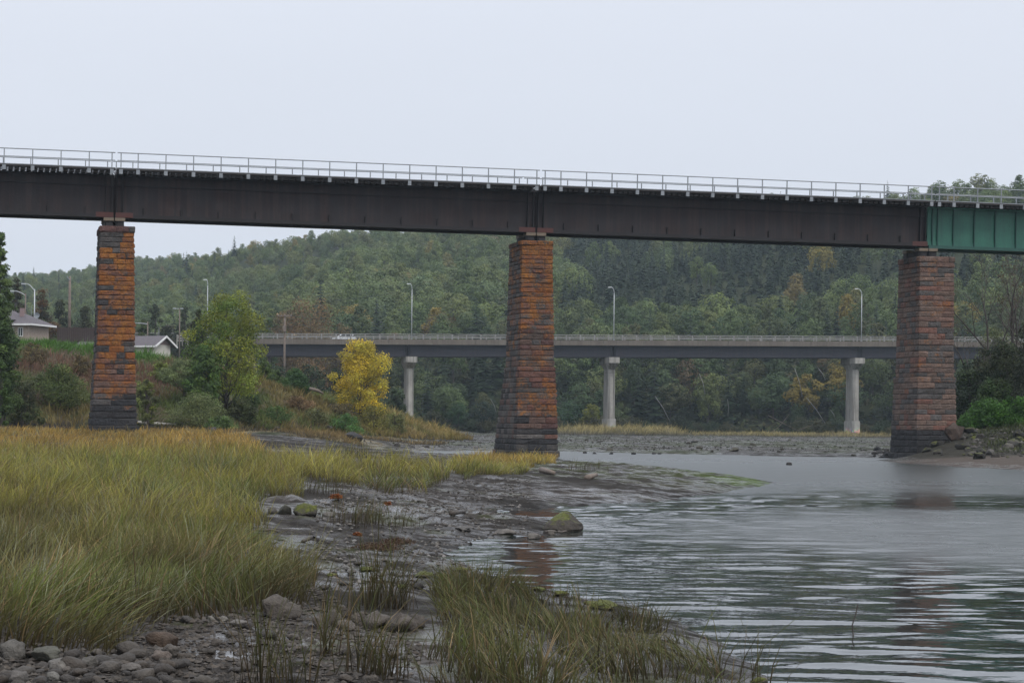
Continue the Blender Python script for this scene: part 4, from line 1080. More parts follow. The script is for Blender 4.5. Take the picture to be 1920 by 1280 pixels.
# trees beyond the houses and by the bridge end
near_tree('brown_tree', 'tree', 'broad brown autumn tree beyond the left end of the road bridge', 580, 660, 440, 112, 150, 'bush', (.20, .118, .05), (.16, .115, .045), 8000, .42, z0f=.1, nl=44, group='brown trees beyond the bridge', rad=.2)
near_tree('brown_tree', 'tree', 'brown tree left of the broad brown autumn tree, behind the crossarm pole', 530, 660, 444, 92, 84, 'bush', (.19, .12, .05), (.14, .11, .045), 5000, .42, z0f=.1, nl=30, group='brown trees beyond the bridge', rad=.2)
near_tree('brown_tree', 'tree', 'smaller brown tree at the right flank of the broad brown autumn tree', 640, 660, 438, 66, 76, 'bush', (.15, .10, .045), (.12, .10, .04), 4000, .42, z0f=.1, nl=28, group='brown trees beyond the bridge', rad=.2)
near_tree('broadleaf_tree', 'tree', 'small dark green tree just beyond the guard rail above the silver car', 656, 655, 444, 54, 34, 'egg', (.028, .048, .02), (.04, .06, .02), 2400, .4, z0f=.1, nl=20)
near_tree('broadleaf_tree', 'tree', 'light green tree behind the crossarm of the wooden pole', 506, 660, 440, 78, 52, 'egg', (.06, .10, .025), (.08, .11, .03), 3000, .4, z0f=.1, nl=24)
for u_, v_, Y_, h_, w_, l_, c1, c2 in (
    (78, 650, 335, 116, 70, 'dark orange tinted tree behind the roof of the house', (.05, .045, .018), (.12, .06, .02)),
    (112, 650, 345, 100, 70, 'dark green tree behind the satellite dish of the house', (.032, .042, .018), (.055, .06, .02)),
    (160, 650, 350, 88, 60, 'dull green tree behind the brown board fence', (.045, .052, .024), (.05, .055, .02)),
    (30, 640, 330, 130, 60, 'dark tree behind the left gable of the house', (.035, .04, .018), (.06, .05, .02)),
    (268, 650, 335, 62, 44, 'bright green tree just behind the garage roof', (.07, .10, .025), (.06, .08, .02)),
    (345, 660, 375, 96, 56, 'dark green tree behind the thin double headed lamp', (.032, .045, .022), (.045, .055, .022)),
    (290, 665, 380, 105, 60, 'murky green tree behind the garage', (.032, .045, .022), (.045, .055, .022))):
    near_tree('broadleaf_tree', 'tree', l_, u_, v_, Y_, h_, w_, 'egg', c1, c2, 3500, .34, z0f=.08, nl=28, group='trees behind the houses')
for u_, v_, Y_, h_, w_, l_ in ((520, 722, 300, 46, 90, 'dark bush row under the left end of the road bridge beside the wooden pole'), (585, 738, 290, 62, 84, 'dark green bush below the girder left of the yellow tree'),
    (634, 752, 275, 66, 60, 'very dark bush directly left of the yellow tree trunk'), (742, 786, 270, 60, 46, 'dark shrub right of the yellow tree beside the concrete pier')):
    near_tree('shrub', 'shrub', l_, u_, v_, Y_, h_, w_, 'bush', (.026, .042, .018), (.035, .055, .02), 3500, .28, z0f=.02, nl=26, stems=3, group='dark bushes below the road bridge')
# right bank
for u_, v_, Y_, h_, w_, l_, c1, c2 in (
    (1822, 800, 158, 128, 110, 'dark green shrub nearest the brownish stone pier on the right bank', (.024, .042, .018), (.04, .06, .02)),
    (1886, 800, 156, 172, 112, 'tall dark bush under the bare trees on the right bank', (.028, .044, .018), (.055, .065, .022)),
    (1940, 800, 150, 200, 130, 'dense dark bush cut by the right edge', (.030, .042, .018), (.05, .05, .02)),
    (1792, 790, 160, 66, 60, 'low dark shrub behind the tilted block on the right bank', (.022, .038, .018), (.032, .05, .018)),
    (1850, 770, 168, 128, 90, 'brownish green bush filling the gap behind the right bank shrubs', (.04, .045, .02), (.06, .06, .025)),
    (1862, 812, 150, 96, 90, 'mid green shrub rising behind the bright green plants', (.05, .09, .026), (.075, .11, .03)),
    (1868, 700, 200, 100, 120, 'pale yellow green bush topping the thicket beside the road bridge end', (.06, .075, .03), (.12, .13, .045)),
    ):
    near_tree('shrub', 'shrub', l_, u_, v_, Y_, h_, w_, 'bush', c1, c2, 6500, .19, z0f=.02, nl=34, stems=4, group='thicket on the right bank')
for u_, v_, w_, h_, l_ in ((1850, 818, 100, 48, 'bright green leafy patch of plants at the foot of the dark right bank bushes'), (1905, 820, 90, 58, 'bright green leafy plants at the right edge under the dark bushes'), (1815, 818, 50, 30, 'small bright green plants beside the tilted block'), (1880, 842, 60, 34, 'lowest bright green plants among the rocks of the right bank'), (1918, 846, 56, 40, 'low bright green plants cut by the right edge just above the sand')):
    near_tree('leafy_plants', 'plant', l_, u_, v_, 148, h_, w_, 'bush', (.062, .155, .018), (.045, .11, .018), 4200, .17, z0f=.02, nl=26, stems=4, group='bright green plants on the right bank')
def bare_tree(u, v, Y, hpx, label, seed, tint):
    rg = np.random.default_rng(seed); p = at(u, v, Y); gz = tz(p.x, p.y); H = hpx * Y / F_PX + p.z - gz; p.z = gz - .1
    r = thing('bare_tree', label, 'tree', tuple(p), (0, 0, rg.uniform(0, 6)), 'half bare trees on the right bank')
    b = MB(); tips = []
    def grow(P, d, L, rad, lev):
        n = 4; pts = [P]
        for k in range(n):
            d = (d + Vector(rg.normal(0, .10, 3)) + Vector((0, 0, .05))).normalized(); pts.append(pts[-1] + d * L / n)
        b.tube(pts, [rad * (1 - .5 * q) for q in np.linspace(0, 1, n + 1)], 5 if lev < 2 else 3, cap=False)
        if lev == 4: tips.extend(pts[1:]); return
        for k in range([4, 4, 3, 3][lev] + (lev == 0)):
            q = rg.uniform(.35, 1) if k else 1.0
            i = q * n; i0 = min(int(i), n - 1); Q = pts[i0].lerp(pts[i0 + 1], i - i0)
            side = Vector(rg.normal(0, 1, 3)); side.z = abs(side.z) * .4; side.normalize()
            grow(Q, (d * .75 + side * .65).normalized(), L * rg.uniform(.5, .68), rad * .5 * (1.1 - .4 * q) + .004, lev + 1)
    grow(Vector((0, 0, 0)), Vector((rg.uniform(-.1, .1), 0, 1)), H * .52, H * .016, 0)
    b.build('trunk', M['bark'], r, smooth=True)
    T_ = np.array([list(q) for q in tips]); sel = rg.choice(len(T_), min(900, len(T_)), replace=False); P = T_[sel] + rg.normal(0, .12, (len(sel), 3))
    V, F_, C = leaves_from(P, rg.normal(0, 1, P.shape), .13, rg, tint=np.array(tint)); link('crown', np_mesh('crown', V, [F_], [M['leaf']], C), r)
bare_tree(1846, 740, 172, 250, 'thin half bare tree standing behind the right bank thicket, left one', 5, (.09, .085, .03))
bare_tree(1893, 740, 168, 285, 'taller half bare tree behind the right bank thicket near the frame edge', 8, (.10, .065, .03))
bare_tree(1925, 740, 176, 240, 'half bare brown tree cut by the right edge', 13, (.10, .075, .03))

# ------------------------------------------------------------------ woodland: nearest trees one by one, the far wood as one mass
def wood_mesh(name, seed, W, H, n, leaf, shape, leafmat):
    rg = np.random.default_rng(seed)
    if shape == 'spruce':
        Vs, Fs, Cs = [], [], []; k = 0
        nlev = 24
        for lv in range(nlev):
            q = lv / (nlev - 1); z = H * (.06 + .93 * q); rad = W / 2 * (1 - q) ** .85 * rg.uniform(.85, 1.12) + .12
            nb = max(4, int(13 * (1 - q) + 4))
            for a_ in range(nb):
                th = rg.uniform(0, 2 * math.pi); rr = rad * rg.uniform(.55, 1.12); wd = rr * .30 + .12
                d = np.array([math.cos(th), math.sin(th), 0]); sd_ = np.array([-d[1], d[0], 0]); dz = -rr * .34
                c = rg.uniform(.6, 1.45)
                mid = d * rr * .55 + np.array([0, 0, z + dz * .35 + rg.uniform(-.1, .1)])
                Vs += [np.array([0, 0, z + .12]), mid - sd_ * wd + [0, 0, -.14], d * rr + np.array([0, 0, z + dz]), mid + sd_ * wd + [0, 0, -.14]]
                Fs += [(k, k + 1, k + 2), (k, k + 2, k + 3)]; Cs += [[c * .8] * 3, [c] * 3, [c * 1.15] * 3, [c] * 3]; k += 4
        V, F_, C = np.array(Vs), np.array(Fs), np.array(Cs); lobes = [(0, 0, H * .5, 1.)]; limbs = 0
    else:
        nl = 20
        V, F_, C, lobes, rg = foliage_mesh(name, seed, W, H, H * .22, nl, n, leaf, shape, dv=.09, dome=.55); limbs = 5
    b = trunk_mb(rg, lobes, H, H * .2, H * .014, (0, 0), 1, 0, limbs) if limbs else MB().tube([(0, 0, -.4), (0, 0, H * .9)], [H * .012, .03], 5)
    nv = len(V); bv = np.array(b.v); bf = [tuple(i + nv for i in f) for f in b.f]
    bq = np.array([f for f in bf if len(f) == 4])
    allV = np.concatenate([V, bv]); allC = np.concatenate([C, np.ones((len(bv), 3))])
    return np_mesh(name, allV, [F_, bq], [leafmat, M['bark']], allC, fmat=[0] * len(F_) + [1] * len(bq))
DEC = [wood_mesh('broadleaf_tree', 300 + k, W, H, 1500, .62, sh, M['leaf']) for k, (W, H, sh) in enumerate(((8.2, 10.5, 'round'), (9, 10, 'round'), (7.2, 11, 'egg'), (9.6, 10.5, 'round'), (7, 9.5, 'round'), (8.2, 11.5, 'egg')))]
SPR = [wood_mesh('spruce_tree', 330 + k, W, H, 0, 0, 'spruce', M['leaf']) for k, (W, H) in enumerate(((5.6, 12.5), (6.4, 14), (5.0, 11)))]
def far_copy(me, mat):
    c = me.copy(); c.materials[0] = mat; return c
PAL = [(.058, .088, .030), (.078, .112, .036), (.048, .074, .028), (.095, .125, .044), (.068, .086, .030), (.085, .090, .032), (.105, .128, .040), (.060, .095, .036)]
rw = np.random.default_rng(77)
def pix(x, y, z):
    a, b = x / y, (z - CAM_H) / y; c, s_ = math.cos(ROLL), math.sin(ROLL)
    return 960 + (a * c + b * s_) * F_PX, V_H - (b * c - a * s_) * F_PX
spots = []
# the first 300 broadleaf trees and up to 110 spruces nearest the river
cand = []
for Y in list(np.arange(427, 452, 4.6)) + list(np.arange(456, 530, 7.5)):
    for X in np.arange(-72, 152, 5.2 if Y < 453 else 7.2):
        x, y = X + rw.uniform(-2.4, 2.4), Y + rw.uniform(-2.2, 2.2); z = tz(x, y)
        if z < .7: continue
        u_, v_ = pix(x, y, z + 8)
        if -60 < u_ < 1980: cand.append((y, x, z, u_))
cand.sort()
nd = ns = 0; rest = []
for y, x, z, u_ in cand:
    sp_ = rw.random() < (.22 if not (880 < u_ < 960) else .5)
    if abs(x - 48 - .5 * (y - 430)) < 5 and y < 436: continue            # the landslip stays open
    if rb_s(u_) < r0 + 6 and y < 445: continue
    if y > 490 + 40 * rw.random() or (sp_ and ns >= 110) or (not sp_ and nd >= 290): rest.append((x, y, z, sp_)); continue
    zone = ('near the bridge left end' if u_ < 640 else 'left of the first concrete pier' if u_ < 757 else 'between first concrete pier and middle stone pier' if u_ < 965 else
            'between middle stone pier and second concrete pier' if u_ < 1139 else 'just right of the second concrete pier' if u_ < 1290 else 'midway between the two right concrete piers' if u_ < 1450 else
            'just left of the third concrete pier' if u_ < 1596 else 'between third concrete pier and right stone pier' if u_ < 1725 else 'beyond the right stone pier')
    low = 'below' if z < 9 else 'above'
    if sp_:
        o_ = link('spruce_tree', SPR[rw.integers(3)], None, (x, y, z - .3), (0, 0, rw.uniform(0, 6.28)), (1,) * 3); q = rw.uniform(.6, 1.0)
        o_.scale = (q, q, q * rw.uniform(.9, 1.15)); o_.color = tuple(np.array((.030, .048, .024)) * rw.uniform(.8, 1.3)) + (1,)
        tag(o_, f'dark spruce {low} the road deck, {zone}', 'tree', f'spruces {low} the road deck {zone}'); ns += 1
    else:
        o_ = link('broadleaf_tree', DEC[rw.integers(6)], None, (x, y, z - .4), (0, 0, rw.uniform(0, 6.28))); q = rw.uniform(.62, 1.08) * (.8 if z < 3 else 1)
        o_.scale = (q, q, q * rw.uniform(.9, 1.15))
        yl = rw.random() < .03
        c = (.22, .17, .032) if yl else PAL[rw.integers(len(PAL))]
        if rw.random() < .035 and not yl: c = (.105, .075, .034)
        o_.color = tuple(np.array(c) * rw.uniform(.98, 1.3)) + (1,)
        kind_ = 'yellow turning' if yl else 'brown turning' if c[0] > c[1] * 1.1 else 'pale green' if sum(c) > .25 else 'dark green' if sum(c) < .17 else 'mid green'
        tag(o_, f'{kind_} tree {low} the road deck, {zone}', 'tree', f'{kind_} trees {low} the road deck {zone}'); nd += 1
for k_ in range(34):                                                     # dark wood behind the houses
    u_ = -20 + 380 * (k_ + rw.random()) / 34; Y_ = rw.uniform(370, 440); a_, _ = ray(u_, 640); x = a_ * Y_
    sp_ = rw.random() < .3
    o_ = link('spruce_tree' if sp_ else 'broadleaf_tree', SPR[rw.integers(3)] if sp_ else DEC[rw.integers(6)], None, (x, Y_, tz(x, Y_) - .3), (0, 0, rw.uniform(0, 6)), (rw.uniform(.75, 1.0),) * 3)
    o_.color = (*(np.array((.024, .036, .022) if sp_ else [(.040, .052, .024), (.055, .055, .024), (.07, .055, .028)][rw.integers(3)]) * rw.uniform(.8, 1.2)), 1)
    tag(o_, 'dark spruce in the wood behind the houses at left' if sp_ else 'dull dark broadleaf tree in the wood behind the houses at left', 'tree', 'spruces behind the houses' if sp_ else 'broadleaf trees behind the houses')
BSH = [wood_mesh('shrub', 350 + k, 4.5, 3.2, 700, .45, 'bush', M['leaf']) for k in range(3)]
for k_ in range(70):                                                     # scrub along the foot of the far wooded bank
    x = -16 + 105 * (k_ + rw.random()) / 70; Y_ = rw.uniform(422, 433)
    if abs(x - 48) < 4: continue
    o_ = link('shrub', BSH[k_ % 3], None, (x, Y_, tz(x, Y_) - .3), (0, 0, rw.uniform(0, 6)), (rw.uniform(.6, 1.2),) * 3)
    o_.color = (*(np.array([(.05, .075, .026), (.075, .08, .03), (.035, .055, .024), (.09, .085, .034)][rw.integers(4)]) * rw.uniform(.8, 1.2)), 1)
    tag(o_, 'green scrub bush along the foot of the far wooded bank under the road bridge', 'shrub', 'scrub along the far bank foot')
# undergrowth of the wooded bank
_n = 42000; _Y = 422 + 130 * rw.uniform(0, 1, _n) ** 1.6; _X = rw.uniform(-.25, .27, _n) * _Y; _Z = terrain(_X, _Y); _k = _Z > .5
_P = np.stack([_X, _Y, _Z + rw.uniform(.0, .9, _n)], 1)[_k]
_c = np.array([(.045, .062, .022), (.06, .058, .026), (.075, .085, .03), (.03, .045, .02)])[rw.integers(4, size=len(_P))]
V, F_, C = leaves_from(_P, np.tile((0., -.4, .6), (len(_P), 1)), 1.5, rw, tint=_c, dv=.25)
tag(link('undergrowth', np_mesh('undergrowth', V, [F_], [M['leaf']], C)), 'dark green undergrowth on the wooded bank beneath the road bridge', 'undergrowth', kind='stuff')
# special bank trees
def bank_tree(u, Y, me, sc, col, label, name='broadleaf_tree', group=None):
    a_, _ = ray(u, 780); x = a_ * Y; o_ = link(name, me, None, (x, Y, tz(x, Y) - .2), (0, 0, u), (sc,) * 3); o_.color = (*col, 1); tag(o_, label, 'tree', group)
bank_tree(1110, 428, DEC[4], .62, (.20, .21, .03), 'yellow green tree on the bank just left of the concrete pier with spray paint')
bank_tree(1066, 430, DEC[3], .62, (.04, .085, .03), 'deep green low tree on the bank right of the middle stone pier')
bank_tree(860, 424, DEC[0], .52, (.045, .10, .032), 'fresh green round tree on the bank left of the middle stone pier')
bank_tree(912, 426, DEC[1], .62, (.03, .052, .028), 'dark green tree on the bank touching the left of the middle stone pier')
for k_, (u_, v0, u2, v1, Y_) in enumerate(((1490, 690, 1504, 742, 434), (1512, 745, 1548, 795, 430), (1228, 742, 1256, 790, 431), (1311, 700, 1322, 738, 436), (1534, 690, 1547, 712, 436), (920, 748, 931, 776, 426), (944, 745, 949, 775, 426), (1557, 768, 1566, 786, 430), (1364, 748, 1365, 780, 431))):
    a_, b_ = at(u_, v0, Y_ - 4), at(u2, v1, Y_ - 2)
    o_ = MB().tube([a_, a_.lerp(b_, .5) + Vector((.15, 0, .1)), b_], [.04, .07, .09], 6).build('birch_trunk', M['birch'], smooth=True)
    tag(o_, 'slender pale birch trunk leaning on the dark wooded bank under the road bridge', 'birch trunk', 'pale birch trunks on the wooded bank')
for k_, (pp, l_) in enumerate((([(1440, 778), (1466, 792), (1496, 807)], 'pale fallen trunk sloping down the landslip bank'), ([(1494, 807), (1510, 801), (1524, 797)], 'short pale branch at the foot of the fallen trunk'), ([(1442, 814), (1462, 798), (1480, 776)], 'thin pale fallen stem crossing the landslip bank'))):
    P_ = [at(u_, v_, 420 + 0 * i) for i, (u_, v_) in enumerate(pp)]
    tag(MB().tube(P_, [.06, .05, .03], 6).build('fallen_tree', M['wood_pole'], smooth=True), l_, 'fallen tree', 'fallen trees on the landslip')
# the far wood
pts, sc_, rz_, vi_ = [], [], [], []
for x, y, z, sp_ in rest:
    pts.append((x, y, z - .4)); q = rw.uniform(.75, 1.2); sc_.append(q); rz_.append(rw.uniform(0, 6.28)); vi_.append(6 + rw.integers(3) if sp_ else rw.integers(6))
Ys = np.concatenate([np.arange(532, 640, 8.6), np.arange(640, 1330, 7.6)])
for Y in Ys:
    hw = .26 * Y + 25
    X = np.arange(-hw, hw, 8.2 if Y < 640 else 6.8); X = X + rw.uniform(-2.8, 2.8, len(X)); X = X[np.abs(X) < 620]
    Yj = Y + rw.uniform(-3, 3, len(X)) if len(X) else Y
    yr_, _ = ridge(X, Yj); ok = Yj < yr_ + 25
    X, Yj, yr_ = X[ok], Yj[ok], yr_[ok]
    if not len(X): continue
    Z = terrain(X, Yj)
    kk = (Yj - 440) / (yr_ - 440)
    stand = .7 * fbm(X * .016, Yj * .010, 301, 4) + 1.5 * sst(X / Yj, -.005, .04) * sst(kk, .22, .36) - .34
    stand = stand - 1.05 * sst(X / Yj, .10, .15) * sst(kk, .8, .95) - .5 * sst(kk, .75, .95) * sst(-X / Yj, -.05, .02)
    for x, y, z, q in zip(X, Yj, Z, stand):
        spr_ = rw.random() < np.clip(.06 + 1.5 * q, .015, .93)
        if y > float(ridge(np.array([x]), np.array([y]))[0][0]) - 22:      # low growth closes the gaps under the crest trees
            for _ in range(2): pts.append((x + rw.uniform(-3.5, 3.5), y + rw.uniform(-3, 3), z - 1.2)); rz_.append(rw.uniform(0, 6.28)); sc_.append(rw.uniform(.35, .5)); vi_.append(rw.integers(6))
        if spr_:                                                   # spruces stand closer than broadleaf trees
            pts.append((x + 3.4, y + rw.uniform(-3, 3), z - .4)); rz_.append(rw.uniform(0, 6.28)); sc_.append(rw.uniform(.6, .95)); vi_.append(6 + rw.integers(3))
        pts.append((x, y, z - .4)); rz_.append(rw.uniform(0, 6.28))
        sc_.append((rw.uniform(.7, 1.05) if spr_ else rw.uniform(.8, 1.35)) * (1 - .25 * float(sst(-x / y, .06, .11))) * (1 - .35 * float(sst((y - 440) / (float(ridge(np.array([x]), np.array([y]))[0][0]) - 440), .15, .9)))); vi_.append(6 + rw.integers(3) if spr_ else rw.integers(6))
protos = bpy.data.collections.new('forest_prototypes')
for k in range(6): protos.objects.link(bpy.data.objects.new(f'a{k}', far_copy(DEC[k], M['leaf_far'])))
for k in range(3):
    ob_ = bpy.data.objects.new(f'b{k}', far_copy(SPR[k], None)); protos.objects.link(ob_)
m, t, o = new_mat('spruce_needles_far')
a = N(t, 'Attribute', attribute_name='Col').outputs['Color']; oi = N(t, 'ObjectInfo')
tint = mixc(t, oi.outputs['Random'], (.020, .034, .020), (.040, .056, .028)); c = mixc(t, 1.0, a, tint, 'MULTIPLY')
pbr(t, o, c, .7, spec=.2)
for k in range(3): protos.objects[f'b{k}'].data.materials[0] = m
fm = bpy.data.meshes.new('hillside_forest'); P_ = np.array(pts, np.float32)
fm.vertices.add(len(P_)); fm.vertices.foreach_set('co', P_.ravel())
for nm, dt, arr in (('sc', 'FLOAT', sc_), ('rz', 'FLOAT', rz_), ('vi', 'INT', vi_)):
    at_ = fm.attributes.new(nm, dt, 'POINT'); at_.data.foreach_set('value', np.array(arr, np.float32 if dt == 'FLOAT' else np.int32))
fo = tag(link('hillside_forest', fm), 'mixed wood of broadleaf trees and dark spruces covering the hazy hill', 'forest', kind='stuff')
ng = bpy.data.node_groups.new('scatter_trees', 'GeometryNodeTree')
ng.interface.new_socket('Geometry', in_out='INPUT', socket_type='NodeSocketGeometry'); ng.interface.new_socket('Geometry', in_out='OUTPUT', socket_type='NodeSocketGeometry')
gi, go = ng.nodes.new('NodeGroupInput'), ng.nodes.new('NodeGroupOutput')
iop = ng.nodes.new('GeometryNodeInstanceOnPoints'); ci = ng.nodes.new('GeometryNodeCollectionInfo')
ci.inputs['Collection'].default_value = protos; ci.inputs['Separate Children'].default_value = True; ci.inputs['Reset Children'].default_value = True
def na(nm, dt):
    n_ = ng.nodes.new('GeometryNodeInputNamedAttribute'); n_.data_type = dt; n_.inputs['Name'].default_value = nm
    return [q for q in n_.outputs if q.enabled and q.name == 'Attribute'][0]
cx_ = ng.nodes.new('ShaderNodeCombineXYZ'); ng.links.new(na('rz', 'FLOAT'), cx_.inputs['Z'])
ng.links.new(gi.outputs[0], iop.inputs['Points']); ng.links.new(ci.outputs[0], iop.inputs['Instance']); iop.inputs['Pick Instance'].default_value = True
ng.links.new(na('vi', 'INT'), iop.inputs['Instance Index']); ng.links.new(cx_.outputs[0], iop.inputs['Rotation']); ng.links.new(na('sc', 'FLOAT'), iop.inputs['Scale'])
ng.links.new(iop.outputs[0], go.inputs[0])
md = fo.modifiers.new('scatter', 'NODES'); md.node_group = ng

# ------------------------------------------------------------------ grass
def blades(P, h, wid, lean, tip, base, rg, seg=3, spread=.35):
    """P (n,3) roots, h heights, lean (n,2) plan offset of the tip as a share of h, colours tip/base (n,3)"""
    n = len(P); yaw = rg.uniform(0, math.pi, n); sd_ = np.stack([np.cos(yaw), np.sin(yaw), np.zeros(n)], 1)
    lean = lean + rg.normal(0, spread, (n, 2)) * .85
    ts = [0, .4, .75, 1.0] if seg == 3 else [0, .55, 1.0]
    ws = [1.0, .85, .55] if seg == 3 else [1.0, .75]
    Vs, Cs = [], []
    for k, t_ in enumerate(ts):
        off = np.concatenate([lean * (t_ ** 1.9)[..., None] if hasattr(t_, '__len__') else lean * t_ ** 1.9, np.zeros((n, 1))], 1) * h[:, None]
        l2 = np.minimum((lean ** 2).sum(1), .9); zz = h * t_ * (1 - .28 * l2 * t_)
        c = P + off; c[:, 2] += zz
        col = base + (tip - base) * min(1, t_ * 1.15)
        if k < len(ws):
            w_ = (wid * ws[k] * .5)[:, None] * sd_; Vs += [c - w_, c + w_]; Cs += [col, col]
        else: Vs.append(c); Cs.append(col)
    m_ = len(Vs); V = np.stack(Vs, 1).reshape(-1, 3); C = np.stack(Cs, 1).reshape(-1, 3)
    b = (np.arange(n) * m_)[:, None]
    Q = np.concatenate([b + np.array([[2 * k, 2 * k + 1, 2 * k + 3, 2 * k + 2]]) for k in range(len(ws) - 1)], 0)
    Tt = b + np.array([[m_ - 3, m_ - 2, m_ - 1]])
    return V, [Q, Tt], C
def poly_sample(poly, n, rg, dens=None):
    xs = [p[0] for p in poly]; ys = [p[1] for p in poly]; X, Y = [], []
    got = 0
    while got < n:
        x = rg.uniform(min(xs), max(xs), n); y = rg.uniform(min(ys), max(ys), n)
        ok = sdf(poly, x, y) > rg.exponential(.12, n) * .5
        if dens is not None: ok &= rg.uniform(0, 1, n) < dens(x, y)
        X.append(x[ok]); Y.append(y[ok]); got += ok.sum()
        if got == 0 and len(X) > 30: break
    return np.concatenate(X)[:n], np.concatenate(Y)[:n]
rgG = np.random.default_rng(501)
def grass_cols(X, Y, rg):
    n = len(X); z1 = fbm(X * .35, Y * .16, 401, 4); z2 = fbm(X * 1.3, Y * .8, 411, 3)
    near = np.array([.126, .118, .044]); mid = np.array([.30, .275, .054]); gold = np.array([.42, .265, .065]); grn = np.array([.135, .165, .040])
    f1 = sst(Y + 9 * z1, 19, 40)[:, None]; f2 = sst(Y + 16 * z1, 74, 100)[:, None]
    c = near * (1 - f1) + mid * f1; c = c * (1 - f2) + gold * f2
    fg = (sst(z1 + .6 * z2, .05, .7) * (1 - .7 * f2[:, 0]))[:, None]; c = c * (1 - fg) + grn * fg
    dead = (rg.uniform(0, 1, n) < .13)[:, None]; c = np.where(dead, np.array([.30, .21, .10]) * rg.uniform(.6, 1.1, (n, 1)), c)
    c = c * (1 + .24 * rg.normal(0, 1, (n, 1))).clip(.45, 1.7)
    c = c * (1 + .30 * fbm(X * .7, Y * .45, 447, 3)).clip(.5, 1.6)[:, None]
    pale = (rg.uniform(0, 1, n) < .10)[:, None]; c = np.where(pale, np.array([.27, .28, .17]) * rg.uniform(.7, 1.1, (n, 1)), c)
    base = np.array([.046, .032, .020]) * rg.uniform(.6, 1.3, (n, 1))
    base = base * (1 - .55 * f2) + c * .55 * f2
    return c, base
def tussock(X, Y, s):
    """offset from, and a number for, the nearest tussock heart"""
    gx_, gy_ = np.floor(X / s), np.floor(Y / s); bd = np.full(X.shape, 1e9); bx = np.zeros(X.shape); by = np.zeros(X.shape); bh = np.zeros(X.shape)
    for i in (-1, 0, 1):
        for j in (-1, 0, 1):
            cx, cy_ = (gx_ + i + _h(gx_ + i, gy_ + j, 3)) * s, (gy_ + j + _h(gx_ + i, gy_ + j, 5)) * s
            d = (X - cx) ** 2 + (Y - cy_) ** 2; k = d < bd
            bd = np.where(k, d, bd); bx = np.where(k, (X - cx) / s, bx); by = np.where(k, (Y - cy_) / s, by); bh = np.where(k, _h(gx_ + i, gy_ + j, 7), bh)
    return bx, by, bh
def grass_object(name, label, X, Y, hmean, wmul=1.0, seg=3, lean=(.13, -.05), hvar=.22, cols=None, zoff=-.03, clump=.9):
    n = len(X); Z = terrain(X, Y) + zoff; rg = rgG
    cl = fbm(X * clump, Y * clump * .8, 421, 3)
    h = hmean * (1 + .30 * cl + hvar * rg.normal(0, 1, n)).clip(.25, 1.8)
    wid = wmul * np.maximum(.0095, Y * .00023) * rg.uniform(.7, 1.4, n)
    tx, ty, th = tussock(X, Y, .85 + .006 * Y.mean())
    h = h * (1.12 - .40 * np.clip(np.hypot(tx, ty) / .6, 0, 1)) * (.80 + .42 * th)
    flat = sst(fbm(X * .45, Y * .3, 435, 3), .55, .95); h = h * (1 - .45 * flat)
    ld = np.stack([np.full(n, lean[0]) + .55 * tx / .6 + .9 * flat + .5 * fbm(X * .9, Y * .7, 431, 3), np.full(n, lean[1]) + .45 * ty / .6 + .35 * fbm(X * .9, Y * .7, 441, 3)], 1)
    tip, base = grass_cols(X, Y, rg) if cols is None else cols(X, Y, rg)
    tip = tip * (.60 + .80 * th)[:, None]
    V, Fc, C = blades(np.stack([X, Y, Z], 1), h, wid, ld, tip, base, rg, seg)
    return tag(link(name, np_mesh(name, V, Fc, [M['grass']], C)), label, 'grass', kind='stuff')
g_ = lambda pts, z=.45: [G(u_, v_, z) for u_, v_ in pts]
FIELD = g_([(-220, 1218), (0, 1216), (150, 1222), (238, 1216), (262, 1175), (330, 1150), (420, 1142), (500, 1128), (586, 1112), (596, 1075), (575, 1050), (520, 1030), (500, 1005), (506, 970), (492, 950), (500, 930), (566, 931), (580, 914), (560, 896)]) \
    + g_([(640, 900), (720, 908), (800, 907), (845, 893), (825, 878), (760, 872), (640, 868)], .5) + [G(560, 862, .5), G(495, 851, .6), (-13.8, 124), (-17, 137), (-28, 148), (-42, 148), (-42, 60), (-14, 20)]
# thin it evenly with distance: density per square metre falls with the blades getting broader
def field_density(x, y): return (1 - .8 * sst(y, 50, 70) * sst(x / y, -.125, -.09) * sst(-fbm(x * .35, y * .12, 455, 3), -.15, .25)) * np.minimum(1, (19.0 / np.maximum(y, 14)) ** 1.35) * (.10 + .90 * sst(fbm(x * .7, y * .42, 451, 3), -.62, -.05)) * ((np.abs(x) < .26 * y + 3))
bare = lambda x, y: 1 - .9 * np.exp(-((x + 19) / 6) ** 2 - ((y - 100) / 5) ** 2)
X_, Y_ = poly_sample(FIELD, 105000, rgG, lambda x, y: field_density(x, y) * bare(x, y))
grass_object('marsh_grass', 'tall olive to golden marsh grass covering the left foreground', X_, Y_, .40 + .20 * sst(Y_, 24, 60) - .22 * sst(Y_, 85, 115))
SPIT = g_([(838, 886), (870, 896), (905, 890), (985, 888), (1000, 874), (1046, 868), (1040, 860), (925, 862), (850, 868)], .45)
X_, Y_ = poly_sample(SPIT, 7000, rgG); grass_object('spit_grass', 'tan and olive marsh grass on the spit before the middle pier', X_, Y_, .36, 1.0)
BED = g_([(800, 1132), (850, 1092), (950, 1104), (1050, 1128), (1180, 1148), (1285, 1182), (1350, 1230), (1405, 1285), (1400, 1345), (790, 1345), (770, 1290), (830, 1240)], .15)
X_, Y_ = poly_sample(BED, 4600, rgG, lambda x, y: .06 + .94 * sst(fbm(x * 1.9, y * 1.4, 461, 3), -.35, .3))
